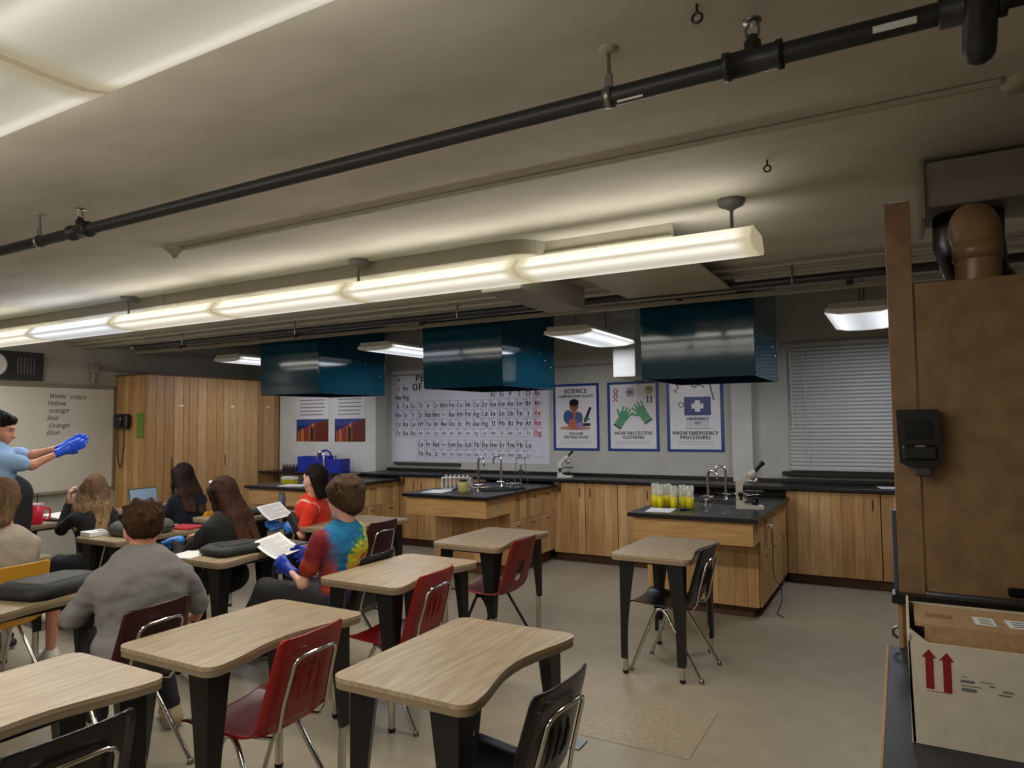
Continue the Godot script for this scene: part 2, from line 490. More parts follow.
# ---------------------------------------------------------------- ceiling fittings
func fixture_segment(called: String, label: String, at: Vector3, length: float, tone: Color, group: String, energy: float, glow := GLOW):
	# wraparound strip light along x: at is the middle of the lens bottom
	var t := thing(called, label, "light", at, 0.0, group)
	put("housing", S.new().box(Vector3(0, 0.096, 0), Vector3(length - 0.01, 0.04, 0.11), 0.004), M.white_metal, t)
	var prof := [Vector2(0.07, 0.10), Vector2(0.115, 0.098), Vector2(0.165, 0.038), Vector2(0.155, 0.018), Vector2(0.10, 0.003), Vector2(0.0, 0.0), Vector2(-0.10, 0.003), Vector2(-0.155, 0.018), Vector2(-0.165, 0.038), Vector2(-0.115, 0.098), Vector2(-0.07, 0.10)]
	var s := S.new()
	var h := length / 2 - 0.012
	for i in prof.size() - 1:
		var p: Vector2 = prof[i]
		var q: Vector2 = prof[i + 1]
		var v0 := float(i) / (prof.size() - 1)
		var v1 := float(i + 1) / (prof.size() - 1)
		s.face([Vector3(-h, p.y, p.x), Vector3(h, p.y, p.x), Vector3(h, q.y, q.x), Vector3(-h, q.y, q.x)], Vector3(0, (p.y + q.y) / 2 - 0.06, (p.x + q.x) / 2), [Vector2(0, v0), Vector2(1, v0), Vector2(1, v1), Vector2(0, v1)])
	put("lamp_lens", s, lamp_material(tone, glow), t)
	var cap := PackedVector2Array()
	for p in prof: cap.append(p * 1.03)
	var cap_m := mat(Color(0.72, 0.69, 0.60), 0.4)   # translucent plastic lit from within
	cap_m.emission_enabled = true
	cap_m.emission = tone * Color(1.0, 0.96, 0.84)
	cap_m.emission_energy_multiplier = glow * 0.30
	for sx in [-1, 1]:
		put("end_cap", S.new().prism(cap, Vector3(sx * (h + 0.004) - 0.004, 0, 0), Vector3(0, 0, 1), Vector3(0, 1, 0), Vector3(0.008, 0, 0)), cap_m, t)
	area(t, Vector3(0, -0.006, 0), Vector2(length - 0.06, 0.26), energy, tone)
	for sz in [-1, 1]:   # the lens glows at its slanted sides too
		var sl := area(t, Vector3(0, 0.072, sz * 0.148), Vector2(length - 0.06, 0.05), energy * 0.14, tone)
		sl.rotation_degrees = Vector3(35, 180 if sz > 0 else 0, 0)
	return t

func stem(parent: Node3D, x: float, y0: float, y1: float):
	put("stem", S.new().smooth().tube([Vector3(x, y0, 0), Vector3(x, y1 - 0.02, 0)], 0.009, 8), M.grey_metal, parent)
	put("canopy", S.new().smooth().lathe([Vector2(0, -0.05), Vector2(0.018, -0.05), Vector2(0.03, -0.04), Vector2(0.058, -0.028), Vector2(0.066, -0.012), Vector2(0.066, 0)], Vector3(x, y1, 0), 20), M.grey_metal, parent)

func build_ceiling_fittings():
	var warm := Color(1.0, 0.975, 0.925)
	var cool := Color(0.93, 0.95, 1.0)
	var notes := ["beside the ceiling panel, at the open end of the row", "second from the open end of the row", "third from the open end of the row", "fourth from the open end of the row", "fifth from the open end of the row", "with a bluish tube, sixth from the open end of the row", "at the whiteboard end of the row"]
	for i in 7:
		var x := -0.56 - 1.245 * (i + 0.5)
		var tone: Color = cool if i == 4 else warm
		var t: Node3D = fixture_segment("strip_light", "long fluorescent strip light " + notes[i], Vector3(x, 2.45, -3.42), 1.245, tone, "strip lights of the middle row", ROW_ENERGY)
		if i == 0: stem(t, 0.50, 0.12, 0.27)
		elif i in [2, 4, 6]: stem(t, 0.62, 0.12, 0.27)
	for i in 3:
		var t: Node3D = fixture_segment("strip_light", ["big fluorescent strip light hanging over the nearest desks", "big fluorescent strip light next in line towards the whiteboard over the nearest desks", "big fluorescent strip light at the whiteboard end over the nearest desks"][i], Vector3(-0.405 - 1.245 * (i + 0.5), 2.44, -0.80), 1.245, warm, "strip lights of the near row", ROW_ENERGY, GLOW * 0.58)
		stem(t, 0.5, 0.12, 0.27)
	for i in 4:  # extra row added behind the camera, unseen, to brighten surfaces facing the viewer
		var t: Node3D = fixture_segment("strip_light", ["fluorescent strip light of the added unseen rear row, at its open end", "fluorescent strip light of the added unseen rear row, second from its open end", "fluorescent strip light of the added unseen rear row, third from its open end", "fluorescent strip light of the added unseen rear row, at its whiteboard end"][i], Vector3(-0.405 - 1.245 * (i + 0.5), 2.45, 1.84), 1.245, warm, "strip lights of the added rear row", ROW_ENERGY)
		stem(t, 0.5, 0.12, 0.27)
	# four flat lights between the hoods, running towards the back wall
	var xs := [-0.255, -2.755, -5.13, -7.6]
	var lab := ["flat hanging light between the window and the brown board", "flat hanging light between the two teal hoods before the safety posters", "flat hanging light between the two teal hoods before the element chart", "flat hanging light in front of the wood closet"]
	for i in 4:
		var t := thing("island_light", lab[i], "light", Vector3(xs[i], 2.48, -6.62), 0.0, "flat lights over the lab islands")
		put("housing", S.new().box(Vector3(0, 0.065, 0), Vector3(0.44, 0.055, 1.22), 0.006), M.pipe_paint, t)
		var s := S.new()
		var prof := [Vector2(0.22, 0.055), Vector2(0.245, 0.05), Vector2(0.25, 0.02), Vector2(0.15, 0.0), Vector2(0, -0.004), Vector2(-0.15, 0.0), Vector2(-0.25, 0.02), Vector2(-0.245, 0.05), Vector2(-0.22, 0.055)]
		for k in prof.size() - 1:
			var p: Vector2 = prof[k]
			var q: Vector2 = prof[k + 1]
			var v0 := float(k) / (prof.size() - 1)
			var v1 := float(k + 1) / (prof.size() - 1)
			s.face([Vector3(p.x, p.y, -0.6), Vector3(p.x, p.y, 0.6), Vector3(q.x, q.y, 0.6), Vector3(q.x, q.y, -0.6)], Vector3((p.x + q.x) / 2, (p.y + q.y) / 2 - 0.04, 0), [Vector2(0, v0), Vector2(1, v0), Vector2(1, v1), Vector2(0, v1)])
		put("lamp_lens", s, lamp_material(cool, GLOW * 1.25), t)
		var cap := PackedVector2Array()
		for p in prof: cap.append(p)
		for sz in [-1, 1]: put("end_cap", S.new().prism(cap, Vector3(0, 0, sz * 0.604 - 0.004), Vector3(1, 0, 0), Vector3(0, 1, 0), Vector3(0, 0, 0.008)), M.white_metal, t)
		for z in [-0.4, 0.4]: put("hanger_rod", S.new().smooth().tube([Vector3(0, 0.09, z), Vector3(0, 0.57, z)], 0.007, 8), M.grey_metal, t)
		put("ceiling_plate", S.new().box(Vector3(0, 0.555, 0.4), Vector3(0.12, 0.03, 0.12), 0.006), M.grey_metal, t)
		area(t, Vector3(0, -0.012, 0), Vector2(0.40, 1.1), ISLAND_ENERGY, cool)

	# sprinkler pipe
	var y := 2.577
	var z := -1.83
	var p := thing("sprinkler_pipe", "thick black sprinkler pipe hanging under the ceiling from clamps", "pipe", Vector3(0, y, z))
	put("pipe", S.new().smooth().tube([Vector3(-9.34, 0, 0), Vector3(0.9, 0, 0)], 0.026, 16), M.pipe_black, p)
	for x in [-3.36, -0.30]:
		put("coupling", S.new().smooth().lathe([Vector2(0.026, -0.075), Vector2(0.037, -0.073), Vector2(0.037, -0.058), Vector2(0.033, -0.055), Vector2(0.033, 0.055), Vector2(0.037, 0.058), Vector2(0.037, 0.073), Vector2(0.026, 0.075)], Vector3(x, 0, 0), 18, Basis(Vector3.BACK, PI / 2)), M.pipe_black, p)
		var h := put("sprinkler_head", S.new().smooth().lathe([Vector2(0.022, 0.02), Vector2(0.022, 0.05), Vector2(0.014, 0.055), Vector2(0.014, 0.066), Vector2(0, 0.066)], Vector3(x, 0, 0), 14), M.pipe_black, p)
		var fr := S.new().smooth()
		for s in [-1, 1]: fr.tube([Vector3(x + s * 0.013, 0.06, 0), Vector3(x + s * 0.017, 0.085, 0), Vector3(x + s * 0.004, 0.105, 0)], 0.004, 6)
		fr.lathe([Vector2(0, 0.104), Vector2(0.024, 0.104), Vector2(0.024, 0.108), Vector2(0, 0.108)], Vector3(x, 0, 0), 14)
		put("deflector", fr, M.steel, h)
	for x in [-0.695, -3.72]:
		var c := put("clamp", S.new().smooth().lathe([Vector2(0.0275, -0.012), Vector2(0.031, -0.012), Vector2(0.031, 0.012), Vector2(0.0275, 0.012)], Vector3(x, 0, 0), 18, Basis(Vector3.BACK, PI / 2)), M.steel, p)
		put("strap", S.new().box(Vector3(x, 0.045, 0), Vector3(0.022, 0.045, 0.012), 0.002), M.steel, c)
		put("rod", S.new().smooth().tube([Vector3(x, 0.05, 0), Vector3(x, 0.142, 0)], 0.006, 8), M.steel, c)
		put("plate", S.new().smooth().lathe([Vector2(0, -0.012), Vector2(0.012, -0.012), Vector2(0.03, 0), Vector2(0.03, 0.001)], Vector3(x, 0.142, 0), 16), M.pipe_paint, c)
	put("tee", S.new().smooth().lathe([Vector2(0.026, -0.07), Vector2(0.04, -0.068), Vector2(0.04, -0.05), Vector2(0.036, -0.046), Vector2(0.036, 0.06), Vector2(0.026, 0.062)], Vector3(0.17, 0, 0), 18, Basis(Vector3.BACK, PI / 2)), M.pipe_black, p)
	put("drop_elbow", S.new().smooth().tube([Vector3(0.195, 0.02, 0.09), Vector3(0.19, 0.0, 0.05), Vector3(0.187, -0.04, 0.0), Vector3(0.186, -0.085, -0.025), Vector3(0.186, -0.105, -0.03), Vector3(0.186, -0.117, -0.034), Vector3(0.186, -0.124, -0.037)], [0.03, 0.034, 0.034, 0.034, 0.031, 0.023, 0.008], 16), M.pipe_black, p)
	put("sticker", S.new().box(Vector3(0.02, -0.012, 0.0245), Vector3(0.09, 0.016, 0.003)), M.paper, p)
	put("sticker", S.new().box(Vector3(-0.63, -0.024, 0.012), Vector3(0.075, 0.006, 0.003)), M.paper, p)

	var cd := thing("ceiling_conduit", "thin painted conduit fixed along the ceiling from detector to round plate", "conduit", Vector3(0, 2.708, -2.62))
	put("raceway", S.new().box(Vector3(-1.69, 0, 0), Vector3(4.02, 0.022, 0.024), 0.006), M.pipe_paint, cd)
	put("round_plate", S.new().smooth().lathe([Vector2(0, -0.02), Vector2(0.035, -0.02), Vector2(0.055, -0.004), Vector2(0.055, 0.012)], Vector3(0.37, 0, -0.04), 20), M.pipe_paint, cd)
	tag(put("smoke_detector", S.new().smooth().lathe([Vector2(0, -0.065), Vector2(0.014, -0.065), Vector2(0.02, -0.05), Vector2(0.055, -0.02), Vector2(0.066, -0.012), Vector2(0.066, 0)], Vector3.ZERO, 22), M.pipe_paint, null, Vector3(-3.76, 2.72, -2.6)), "small cone shaped detector on the ceiling at the end of the conduit", "detector")
	for q in [[Vector3(-0.42, 2.72, -1.745), "black eye hook in the ceiling beside the sprinkler pipe"], [Vector3(-0.443, 2.72, -2.965), "black eye hook in the ceiling between conduit and strip lights"]]:
		var hk := thing("eye_hook", q[1], "hook", q[0])
		put("shank", S.new().smooth().tube([Vector3(0, 0, 0), Vector3(0, -0.022, 0)], 0.004, 8), M.pipe_black, hk)
		var ring := []
		for i in 15: ring.append(Vector3(0.013 * sin(TAU * i / 14), -0.036 + 0.013 * cos(TAU * i / 14), 0))
		put("eye", S.new().smooth().tube(ring, 0.004, 8), M.pipe_black, hk)

	# flat duct over the strip lights with a rounded elbow
	var poly := PackedVector2Array([Vector2(-9.34, -3.50), Vector2(-1.99, -3.50)])
	for i in 9: poly.append(Vector2(-1.99 + 0.19 * sin(PI / 2 * i / 8), -3.69 + 0.19 * cos(PI / 2 * i / 8)))
	poly.append_array([Vector2(-1.80, -4.25), Vector2(-2.4, -4.25), Vector2(-2.4, -4.05), Vector2(-9.34, -4.05)])
	var fd := thing("flat_duct", "long flat beige ceiling duct with a rounded elbow", "duct", Vector3(0, 2.635, 0))
	put("duct_body", S.new().prism(poly, Vector3.ZERO, Vector3(1, 0, 0), Vector3(0, 0, 1), Vector3(0, 0.084, 0)), M.duct, fd)
	for x in [-3.0, -5.2, -7.4]: put("seam_band", S.new().box(Vector3(x, 0.04, -3.498), Vector3(0.02, 0.08, 0.012)), M.duct, fd)
	tag(put("branch_duct", S.new().box(Vector3(-2.22, 2.585, -4.34), Vector3(0.30, 0.17, 1.02), 0.006), M.duct_grey), "short grey duct running back under the ceiling behind the strip lights", "duct")
	# shallow panel unit under the ceiling, open at its right side
	var pu := thing("ceiling_panel", "shallow beige ceiling panel unit hung behind the strip lights", "panel", Vector3(-1.43, 2.60, -4.46))
	put("bottom_sheet", S.new().box(Vector3(0, 0.008, 0), Vector3(0.78, 0.016, 1.64), 0.003), M.duct, pu)
	put("front_lip", S.new().box(Vector3(0, 0.064, 0.80), Vector3(0.78, 0.126, 0.03), 0.004), M.duct, pu)
	put("ridge", S.new().box(Vector3(0, 0.045, 0.82), Vector3(0.78, 0.012, 0.02), 0.002), M.pipe_paint, pu)
	put("side_rail", S.new().box(Vector3(-0.375, 0.055, 0), Vector3(0.03, 0.09, 1.6)), M.duct_grey, pu)
	put("back_lip", S.new().box(Vector3(0, 0.055, -0.80), Vector3(0.78, 0.09, 0.03)), M.duct_grey, pu)
	for k in 3: put("pipe", S.new().smooth().tube([Vector3(0.30 - k * 0.07, 0.055, 0.75), Vector3(0.30 - k * 0.07, 0.055, -0.75)], 0.014, 8), M.steel, pu)
	# lines running under the back of the ceiling
	var cl := thing("conduit_pair", "pair of thin conduits running along the ceiling before the hoods", "conduit", Vector3(-3.7, 2.70, -4.95))
	for k in 2: put("conduit", S.new().smooth().tube([Vector3(-5.6, -k * 0.02, -k * 0.16), Vector3(5.2, -k * 0.02, -k * 0.16)], 0.014, 10), M.pipe_paint, cl)
	var bp := thing("gas_pipe", "black pipe on hangers running along the ceiling before the hoods", "pipe", Vector3(0, 2.615, -5.12))
	put("pipe", S.new().smooth().tube([Vector3(-8.2, 0, 0), Vector3(2.9, 0, 0)], 0.03, 14), M.pipe_black, bp)
	put("end_cap", S.new().smooth().lathe([Vector2(0, -0.02), Vector2(0.036, -0.015), Vector2(0.036, 0.06), Vector2(0.03, 0.06)], Vector3(-8.2, 0, 0), 14, Basis(Vector3.BACK, -PI / 2)), M.steel, bp)
	for x in [-7.2, -5.4, -3.4, -0.62]:
		put("hanger", S.new().smooth().tube([Vector3(x, -0.035, 0.03), Vector3(x, 0.02, 0.034), Vector3(x, 0.115, 0.03)], 0.008, 8), M.steel, bp)
	var rail := thing("support_rail", "pale metal support rail running in front of the teal hoods", "rail", Vector3(-3.2, 2.66, -5.80))
	put("rail", S.new().box(Vector3.ZERO, Vector3(12.0, 0.035, 0.06), 0.004), M.duct, rail)
	for x in [-5.0, -2.9, -1.1, 1.6, 2.9]: put("clip", S.new().box(Vector3(x, 0.03, 0), Vector3(0.05, 0.06, 0.08), 0.004), M.dark_grey, rail)

	# hoods: open-bottomed sheet metal boxes
	var hx := [-1.53, -3.955, -6.46]
	var hl := ["teal metal exhaust hood above the island with the yellow cups", "teal metal exhaust hood before the element chart", "teal metal exhaust hood nearest the wood closet"]
	for i in 3:
		var hd := thing("exhaust_hood", hl[i], "hood", Vector3(hx[i], 2.02, -6.6), 0.0, "teal exhaust hoods over the islands")
		put("front_sheet", S.new().box(Vector3(0, 0.5, 0.605), Vector3(0.98, 1.0, 0.015), 0.003, Basis(Vector3.RIGHT, 0.033)), M.teal, hd)
		put("back_sheet", S.new().box(Vector3(0, 0.5, -0.6), Vector3(0.98, 1.0, 0.015), 0.003), M.teal, hd)
		for s in [-1, 1]: put("side_sheet", S.new().box(Vector3(s * 0.4825, 0.5, 0), Vector3(0.015, 1.0, 1.185), 0.003), M.teal, hd)
		put("baffle", S.new().box(Vector3(0, 0.12, 0), Vector3(0.95, 0.01, 1.18)), M.teal, hd)
		for k in 3: put("rivet", S.new().smooth().lathe([Vector2(0, 0.004), Vector2(0.008, 0.003), Vector2(0.01, 0)], Vector3(0.49, 0.25 + k * 0.07, -0.5 + 0.14 * k), 8, Basis(Vector3.BACK, -PI / 2)), M.chrome, hd)
	tag(put("wall_chase", S.new().box(Vector3(-2.70, 2.58, -7.75), Vector3(0.26, 0.86, 0.68), 0.006), M.wall_pale), "white boxed chase on the back wall beside the right teal hood", "chase")

# ---------------------------------------------------------------- lab joinery
func base_cabinet(x0: float, x1: float, label: String, doors: int):
	var w := x1 - x0
	var t := thing("base_cabinet", label, "cabinet", Vector3(x0, 0, -7.57), 0.0, "wall cabinets along the back")
	put("body", S.new().box(Vector3(w / 2, 0.515, -0.25), Vector3(w - 0.006, 0.83, 0.5)), M.wood_dark, t)
	put("kick_board", S.new().box(Vector3(w / 2, 0.05, -0.06), Vector3(w, 0.1, 0.02)), M.kick, t)
	var dw := w / doors
	for i in doors:
		var d := Node3D.new()
		d.name = "door"
		t.add_child(d, true)
		d.position = Vector3(i * dw + 0.004, 0, 0)
		planks(d, Vector3.ZERO, Vector3(1, 0, 0), dw - 0.008, 0.105, 0.925, Vector3(0, 0, 1), 0.02, 0.075, 0.13, 0.0015)
		var hx := dw - 0.07 if i % 2 == 0 else 0.06
		put("finger_pull", S.new().smooth().lathe([Vector2(0, -0.06), Vector2(0.008, -0.05), Vector2(0.010, 0), Vector2(0.008, 0.05), Vector2(0, 0.06)], Vector3(hx, 0.82, 0.022), 10, Basis.IDENTITY, Vector2(1, 0.4)), M.wood_dark, d)

func worktop(called: String, label: String, x0: float, x1: float, z0: float, z1: float, y: float, t := 0.035) -> Node3D:
	var o := put(called, S.new().box(Vector3((x0 + x1) / 2, y - t / 2, (z0 + z1) / 2), Vector3(x1 - x0, t, abs(z1 - z0)), 0.005), M.black_top)
	tag(o, label, "worktop")
	return o

func island(label: String, x0: float, x1: float, zf: float, over: float, zback: float, top := 0.87):
	# counter top at 0.87, knee space under the apron at the front
	var t := thing("lab_island", label, "cabinet", Vector3(x0, top - 0.87, zf), 0.0, "wooden lab islands")
	var w := x1 - x0
	var depth := zf - over - zback
	put("body", S.new().box(Vector3(w / 2, 0.465, -over - depth / 2 - 0.01), Vector3(w - 0.12, 0.73, depth - 0.02)), M.wood_dark, t)
	var f := Node3D.new()
	f.name = "front_panel"
	t.add_child(f)
	planks(f, Vector3(0.06, 0, -over - 0.02), Vector3(1, 0, 0), w - 0.12, 0.10, 0.83, Vector3(0, 0, 1), 0.02, 0.09, 0.15, 0.0012)
	put("kick_board", S.new().box(Vector3(w / 2 - 0.02, 0.05 - (top - 0.87) / 2, -over - depth / 2 - 0.04), Vector3(w - 0.2, 0.1 + (top - 0.87), depth - 0.05)), M.kick, t)
	put("apron", S.new().box(Vector3(w / 2, 0.74, -0.03 - over / 2), Vector3(w - 0.08, 0.185, over - 0.02), 0.003), M.wood_h, t)
	# right side: doors over a drawer line
	var n := 3
	var dw := (depth - 0.03) / n
	for i in n:
		for lvl in [[0.105, 0.55], [0.555, 0.83]]:
			var d := Node3D.new()
			d.name = "door" if lvl[0] < 0.3 else "drawer"
			t.add_child(d, true)
			d.position = Vector3(w - 0.06, 0, -over - 0.02 - i * dw)
			planks(d, Vector3.ZERO, Vector3(0, 0, -1), dw - 0.005, lvl[0], lvl[1], Vector3(1, 0, 0), 0.02, 0.08, 0.14, 0.0012)
			put("finger_pull", S.new().box(Vector3(0.022, lvl[1] - 0.06, -dw * 0.5), Vector3(0.006, 0.012, 0.09), 0.002), M.wood_dark, d)
	put("outlet", S.new().box(Vector3(w - 0.038, 0.76, -0.30 if over > 0.4 else -0.2), Vector3(0.006, 0.075, 0.05), 0.002), M.pipe_paint, t)
	return t

func faucet(label: String, at: Vector3, h: float, dir: Vector3):
	var t := thing("lab_faucet", label, "faucet", at, 0.0, "chrome lab faucets")
	put("base", S.new().smooth().lathe([Vector2(0, 0), Vector2(0.028, 0), Vector2(0.028, 0.012), Vector2(0.018, 0.02), Vector2(0.016, 0.05), Vector2(0.012, 0.055)], Vector3.ZERO, 16), M.chrome, t)
	put("spout", S.new().smooth().tube([Vector3(0, 0.04, 0), Vector3(0, h * 0.86, 0), Vector3(0, h * 0.97, 0) + dir * 0.012, Vector3(0, h, 0) + dir * 0.045, Vector3(0, h * 0.97, 0) + dir * 0.085, Vector3(0, h * 0.84, 0) + dir * 0.10, Vector3(0, h * 0.74, 0) + dir * 0.10], [0.013, 0.013, 0.012, 0.012, 0.012, 0.012, 0.009], 12), M.chrome, t)
	put("handle", S.new().smooth().tube([Vector3(-0.05, 0.06, 0.012), Vector3(0.05, 0.06, 0.012)], [0.006, 0.006], 8), M.chrome, t)

func gas_tap(label: String, at: Vector3, turn: float):
	var t := thing("gas_tap", label, "tap", at, turn, "chrome gas taps on the islands")
	put("base", S.new().smooth().lathe([Vector2(0, 0), Vector2(0.026, 0), Vector2(0.026, 0.008), Vector2(0.016, 0.02), Vector2(0.016, 0.06), Vector2(0, 0.07)], Vector3.ZERO, 14), M.chrome, t)
	for s in [-1, 1]:
		var n := put("nozzle", S.new().smooth().tube([Vector3(0, 0.045, 0), Vector3(s * 0.05, 0.045, 0), Vector3(s * 0.075, 0.05, 0), Vector3(s * 0.13, 0.055, 0)], [0.012, 0.012, 0.008, 0.006], 10), M.chrome, t)
		put("lever", S.new().box(Vector3(s * 0.045, 0.075, 0), Vector3(0.012, 0.02, 0.06), 0.003), M.chrome, n)

func microscope(label: String, at: Vector3, turn: float, s: float, dark: bool):
	var t := thing("microscope", label, "microscope", at, turn)
	t.scale = Vector3.ONE * s
	var body: Material = mat(Color(0.80, 0.79, 0.74), 0.35)
	put("base", S.new().prism(PackedVector2Array([Vector2(-0.12, 0), Vector2(0.10, 0), Vector2(0.10, 0.025), Vector2(-0.03, 0.035), Vector2(-0.05, 0.045), Vector2(-0.12, 0.045)]), Vector3(0, 0, -0.06), Vector3(1, 0, 0), Vector3(0, 1, 0), Vector3(0, 0, 0.12)), body, t)
	put("arm", S.new().prism(PackedVector2Array([Vector2(-0.12, 0.04), Vector2(-0.055, 0.04), Vector2(-0.065, 0.17), Vector2(-0.06, 0.21), Vector2(0.0, 0.275), Vector2(0.01, 0.30), Vector2(-0.03, 0.30), Vector2(-0.12, 0.215)]), Vector3(0, 0, -0.025), Vector3(1, 0, 0), Vector3(0, 1, 0), Vector3(0, 0, 0.05)), body, t)
	put("stage", S.new().box(Vector3(0.03, 0.145, 0), Vector3(0.15, 0.012, 0.13), 0.003), M.black_plastic, t)
	put("illuminator", S.new().smooth().lathe([Vector2(0, 0.025), Vector2(0.032, 0.025), Vector2(0.032, 0.07), Vector2(0.022, 0.085), Vector2(0, 0.085)], Vector3(0.035, 0, 0), 16), M.black_plastic, t)
	var tilt := Basis(Vector3.BACK, -0.75)
	put("head", S.new().smooth().lathe([Vector2(0, -0.02), Vector2(0.03, -0.015), Vector2(0.034, 0.02), Vector2(0.024, 0.05), Vector2(0.02, 0.06), Vector2(0, 0.06)], Vector3(0.0, 0.275, 0), 16, tilt), body, t)
	put("eyepiece", S.new().smooth().lathe([Vector2(0.017, 0.05), Vector2(0.017, 0.13), Vector2(0.021, 0.135), Vector2(0.021, 0.165), Vector2(0, 0.165)], Vector3(0.0, 0.275, 0), 16, tilt), M.black_plastic, t)
	for k in [-0.5, 0.0, 0.5]:
		put("objective", S.new().smooth().lathe([Vector2(0, 0.0), Vector2(0.008, 0.0), Vector2(0.013, 0.02), Vector2(0.013, 0.045), Vector2(0, 0.05)], Vector3(0.03 + k * 0.06, 0.20 + abs(k) * 0.02, k * 0.03), 12, Basis(Vector3.BACK, k * 0.8)), M.chrome, t)
	for q in [[0.12, 0.022], [0.085, 0.013]]:
		put("focus_knob", S.new().smooth().lathe([Vector2(0, -0.045), Vector2(q[1], -0.045), Vector2(q[1], 0.045), Vector2(0, 0.045)], Vector3(-0.085, q[0], 0), 16, Basis(Vector3.RIGHT, PI / 2)), M.black_plastic, t)

func cup(label: String, at: Vector3, r: float, h: float, fill: float, group := "cups of yellow liquid"):
	var t := thing("plastic_cup", label, "cup", at, 0.0, group)
	var rf: float = r * (0.9 + 0.1 * fill)
	put("wall", S.new().smooth().lathe([Vector2(rf, h * fill), Vector2(r, h), Vector2(r * 0.95, h), Vector2(rf * 0.95, h * fill)], Vector3.ZERO, 18), M.cup, t)
	put("liquid", S.new().smooth().lathe([Vector2(0, 0), Vector2(r * 0.9, 0), Vector2(rf, h * fill), Vector2(0, h * fill)], Vector3.ZERO, 18), M.liquid, t)

func build_joinery():
	base_cabinet(-6.005, -5.40, "wood base cabinet beside the island with the blue bins", 2)
	base_cabinet(-5.40, -4.625, "wood base cabinet below the left end of the element chart", 2)
	base_cabinet(-3.665, -2.86, "wood base cabinet below the wall microscope", 2)
	base_cabinet(-2.86, -2.02, "wood base cabinet below the glove poster", 2)
	base_cabinet(-1.05, -0.20, "wood base cabinet below the left of the window blind", 1)
	base_cabinet(-0.20, 1.20, "wood base cabinet behind the brown board", 2)
	island("wood lab island topped with yellow cups and a microscope", -2.08, -1.01, -5.71, 0.34, -7.55)
	island("wood lab island topped with a white test tube rack", -4.68, -3.61, -5.92, 0.52, -7.55, 0.91)
	island("wood lab island topped with blue bins and a yellow box", -7.09, -5.95, -5.88, 0.52, -7.55, 0.91)
	for x in [-3.595, -5.93]: tag(put("corner_bracket", S.new().box(Vector3(x, 0.88, -7.525), Vector3(0.05, 0.105, 0.04), 0.004), M.kick), "small dark bracket under the back worktop beside the island %s" % ("with the test tube rack" if x > -5 else "with the blue bins"), "bracket")
	worktop("back_worktop", "long black worktop along the back wall", -6.68, 1.5, -7.52, -8.1, 0.97)
	worktop("pier_worktop", "black worktop in the corner below the two building posters", -8.62, -6.682, -7.40, -7.84, 0.95)
	tag(put("backsplash", S.new().box(Vector3(-2.58, 0.99, -8.088), Vector3(8.16, 0.036, 0.022), 0.003), M.black_top), "low black backsplash along the back wall", "backsplash")
	worktop("island_worktop", "black island worktop carrying the yellow cups", -2.08, -1.01, -5.71, -7.518, 0.87)
	worktop("island_worktop", "black island worktop carrying the test tube rack", -4.68, -3.61, -5.92, -7.518, 0.91)
	worktop("island_worktop", "black island worktop carrying the yellow box and papers", -7.09, -5.95, -5.88, -7.518, 0.91)

	# island with the yellow cups
	var y := 0.87
	var n := 0
	for q in [[-1.99, -6.22, 0.21], [-1.925, -6.16, 0.21], [-1.90, -6.31, 0.20], [-1.80, -6.16, 0.20], [-1.745, -6.25, 0.20], [-1.665, -6.20, 0.20]]:
		cup(["clear cup of yellow liquid at the left end of the group", "clear cup of yellow liquid beside the leftmost cup", "clear cup of yellow liquid standing at the back of the group", "clear cup of yellow liquid behind the pen", "clear cup of yellow liquid next to the lone cup", "clear cup of yellow liquid standing alone nearest the faucet"][n], Vector3(q[0], y, q[1]), 0.034, q[2], 0.5)
		n += 1
	tag(put("paper_sheet", S.new().box(Vector3(-1.86, y + 0.002, -5.96), Vector3(0.22, 0.003, 0.28), 0, Basis(Vector3.UP, 0.1)), M.paper), "white paper sheet lying before the yellow cups", "paper")
	tag(put("marker_pen", S.new().smooth().tube([Vector3(-1.70, y + 0.009, -6.02), Vector3(-1.64, y + 0.009, -6.10)], 0.009, 8), M.black_plastic), "black marker pen beside the paper before the yellow cups", "pen")
	faucet("chrome lab faucet with hooked spout beside the yellow cups", Vector3(-1.63, y, -6.72), 0.30, Vector3(0.9, 0, 0.3).normalized())
	faucet("chrome lab faucet with hooked spout at the sink of the yellow cup island", Vector3(-1.52, y, -6.98), 0.33, Vector3(-1, 0, 0.2).normalized())
	gas_tap("chrome gas tap between yellow cups and faucet", Vector3(-1.58, y, -6.42), 0.4)
	gas_tap("chrome gas tap behind the microscope", Vector3(-1.36, y, -7.1), 0.0)
	tag(put("sink_basin", S.new().box(Vector3(-1.42, y + 0.001, -6.78), Vector3(0.30, 0.004, 0.34), 0.001), M.rubber), "dark sink basin in the island behind the microscope", "sink")
	microscope("white microscope with black eyepiece on the yellow cup island", Vector3(-1.185, y, -6.42), 0.25, 1.03, false)
	tag(put("drain_cap", S.new().smooth().lathe([Vector2(0, 0.004), Vector2(0.02, 0.004), Vector2(0.025, 0)], Vector3(-1.31, y, -6.02), 14), M.steel), "small round steel cap on the island worktop before the microscope", "cap")
	var cd := thing("power_cord", "thin dark cord hanging down the island side to the floor", "cord", Vector3(-1.035, 0.72, -6.35))
	put("plug", S.new().box(Vector3(0.02, 0.01, 0), Vector3(0.03, 0.035, 0.05), 0.005), M.white_metal, cd)
	put("cable", S.new().smooth().tube([Vector3(0.03, 0, 0), Vector3(0.03, -0.15, -0.03), Vector3(0.03, -0.35, 0.0), Vector3(0.03, -0.46, -0.1), Vector3(0.035, -0.60, -0.42), Vector3(0.05, -0.69, -0.30), Vector3(0.06, -0.71, 0.05), Vector3(0.12, -0.715, 0.13)], 0.004, 6), M.black_plastic, cd)

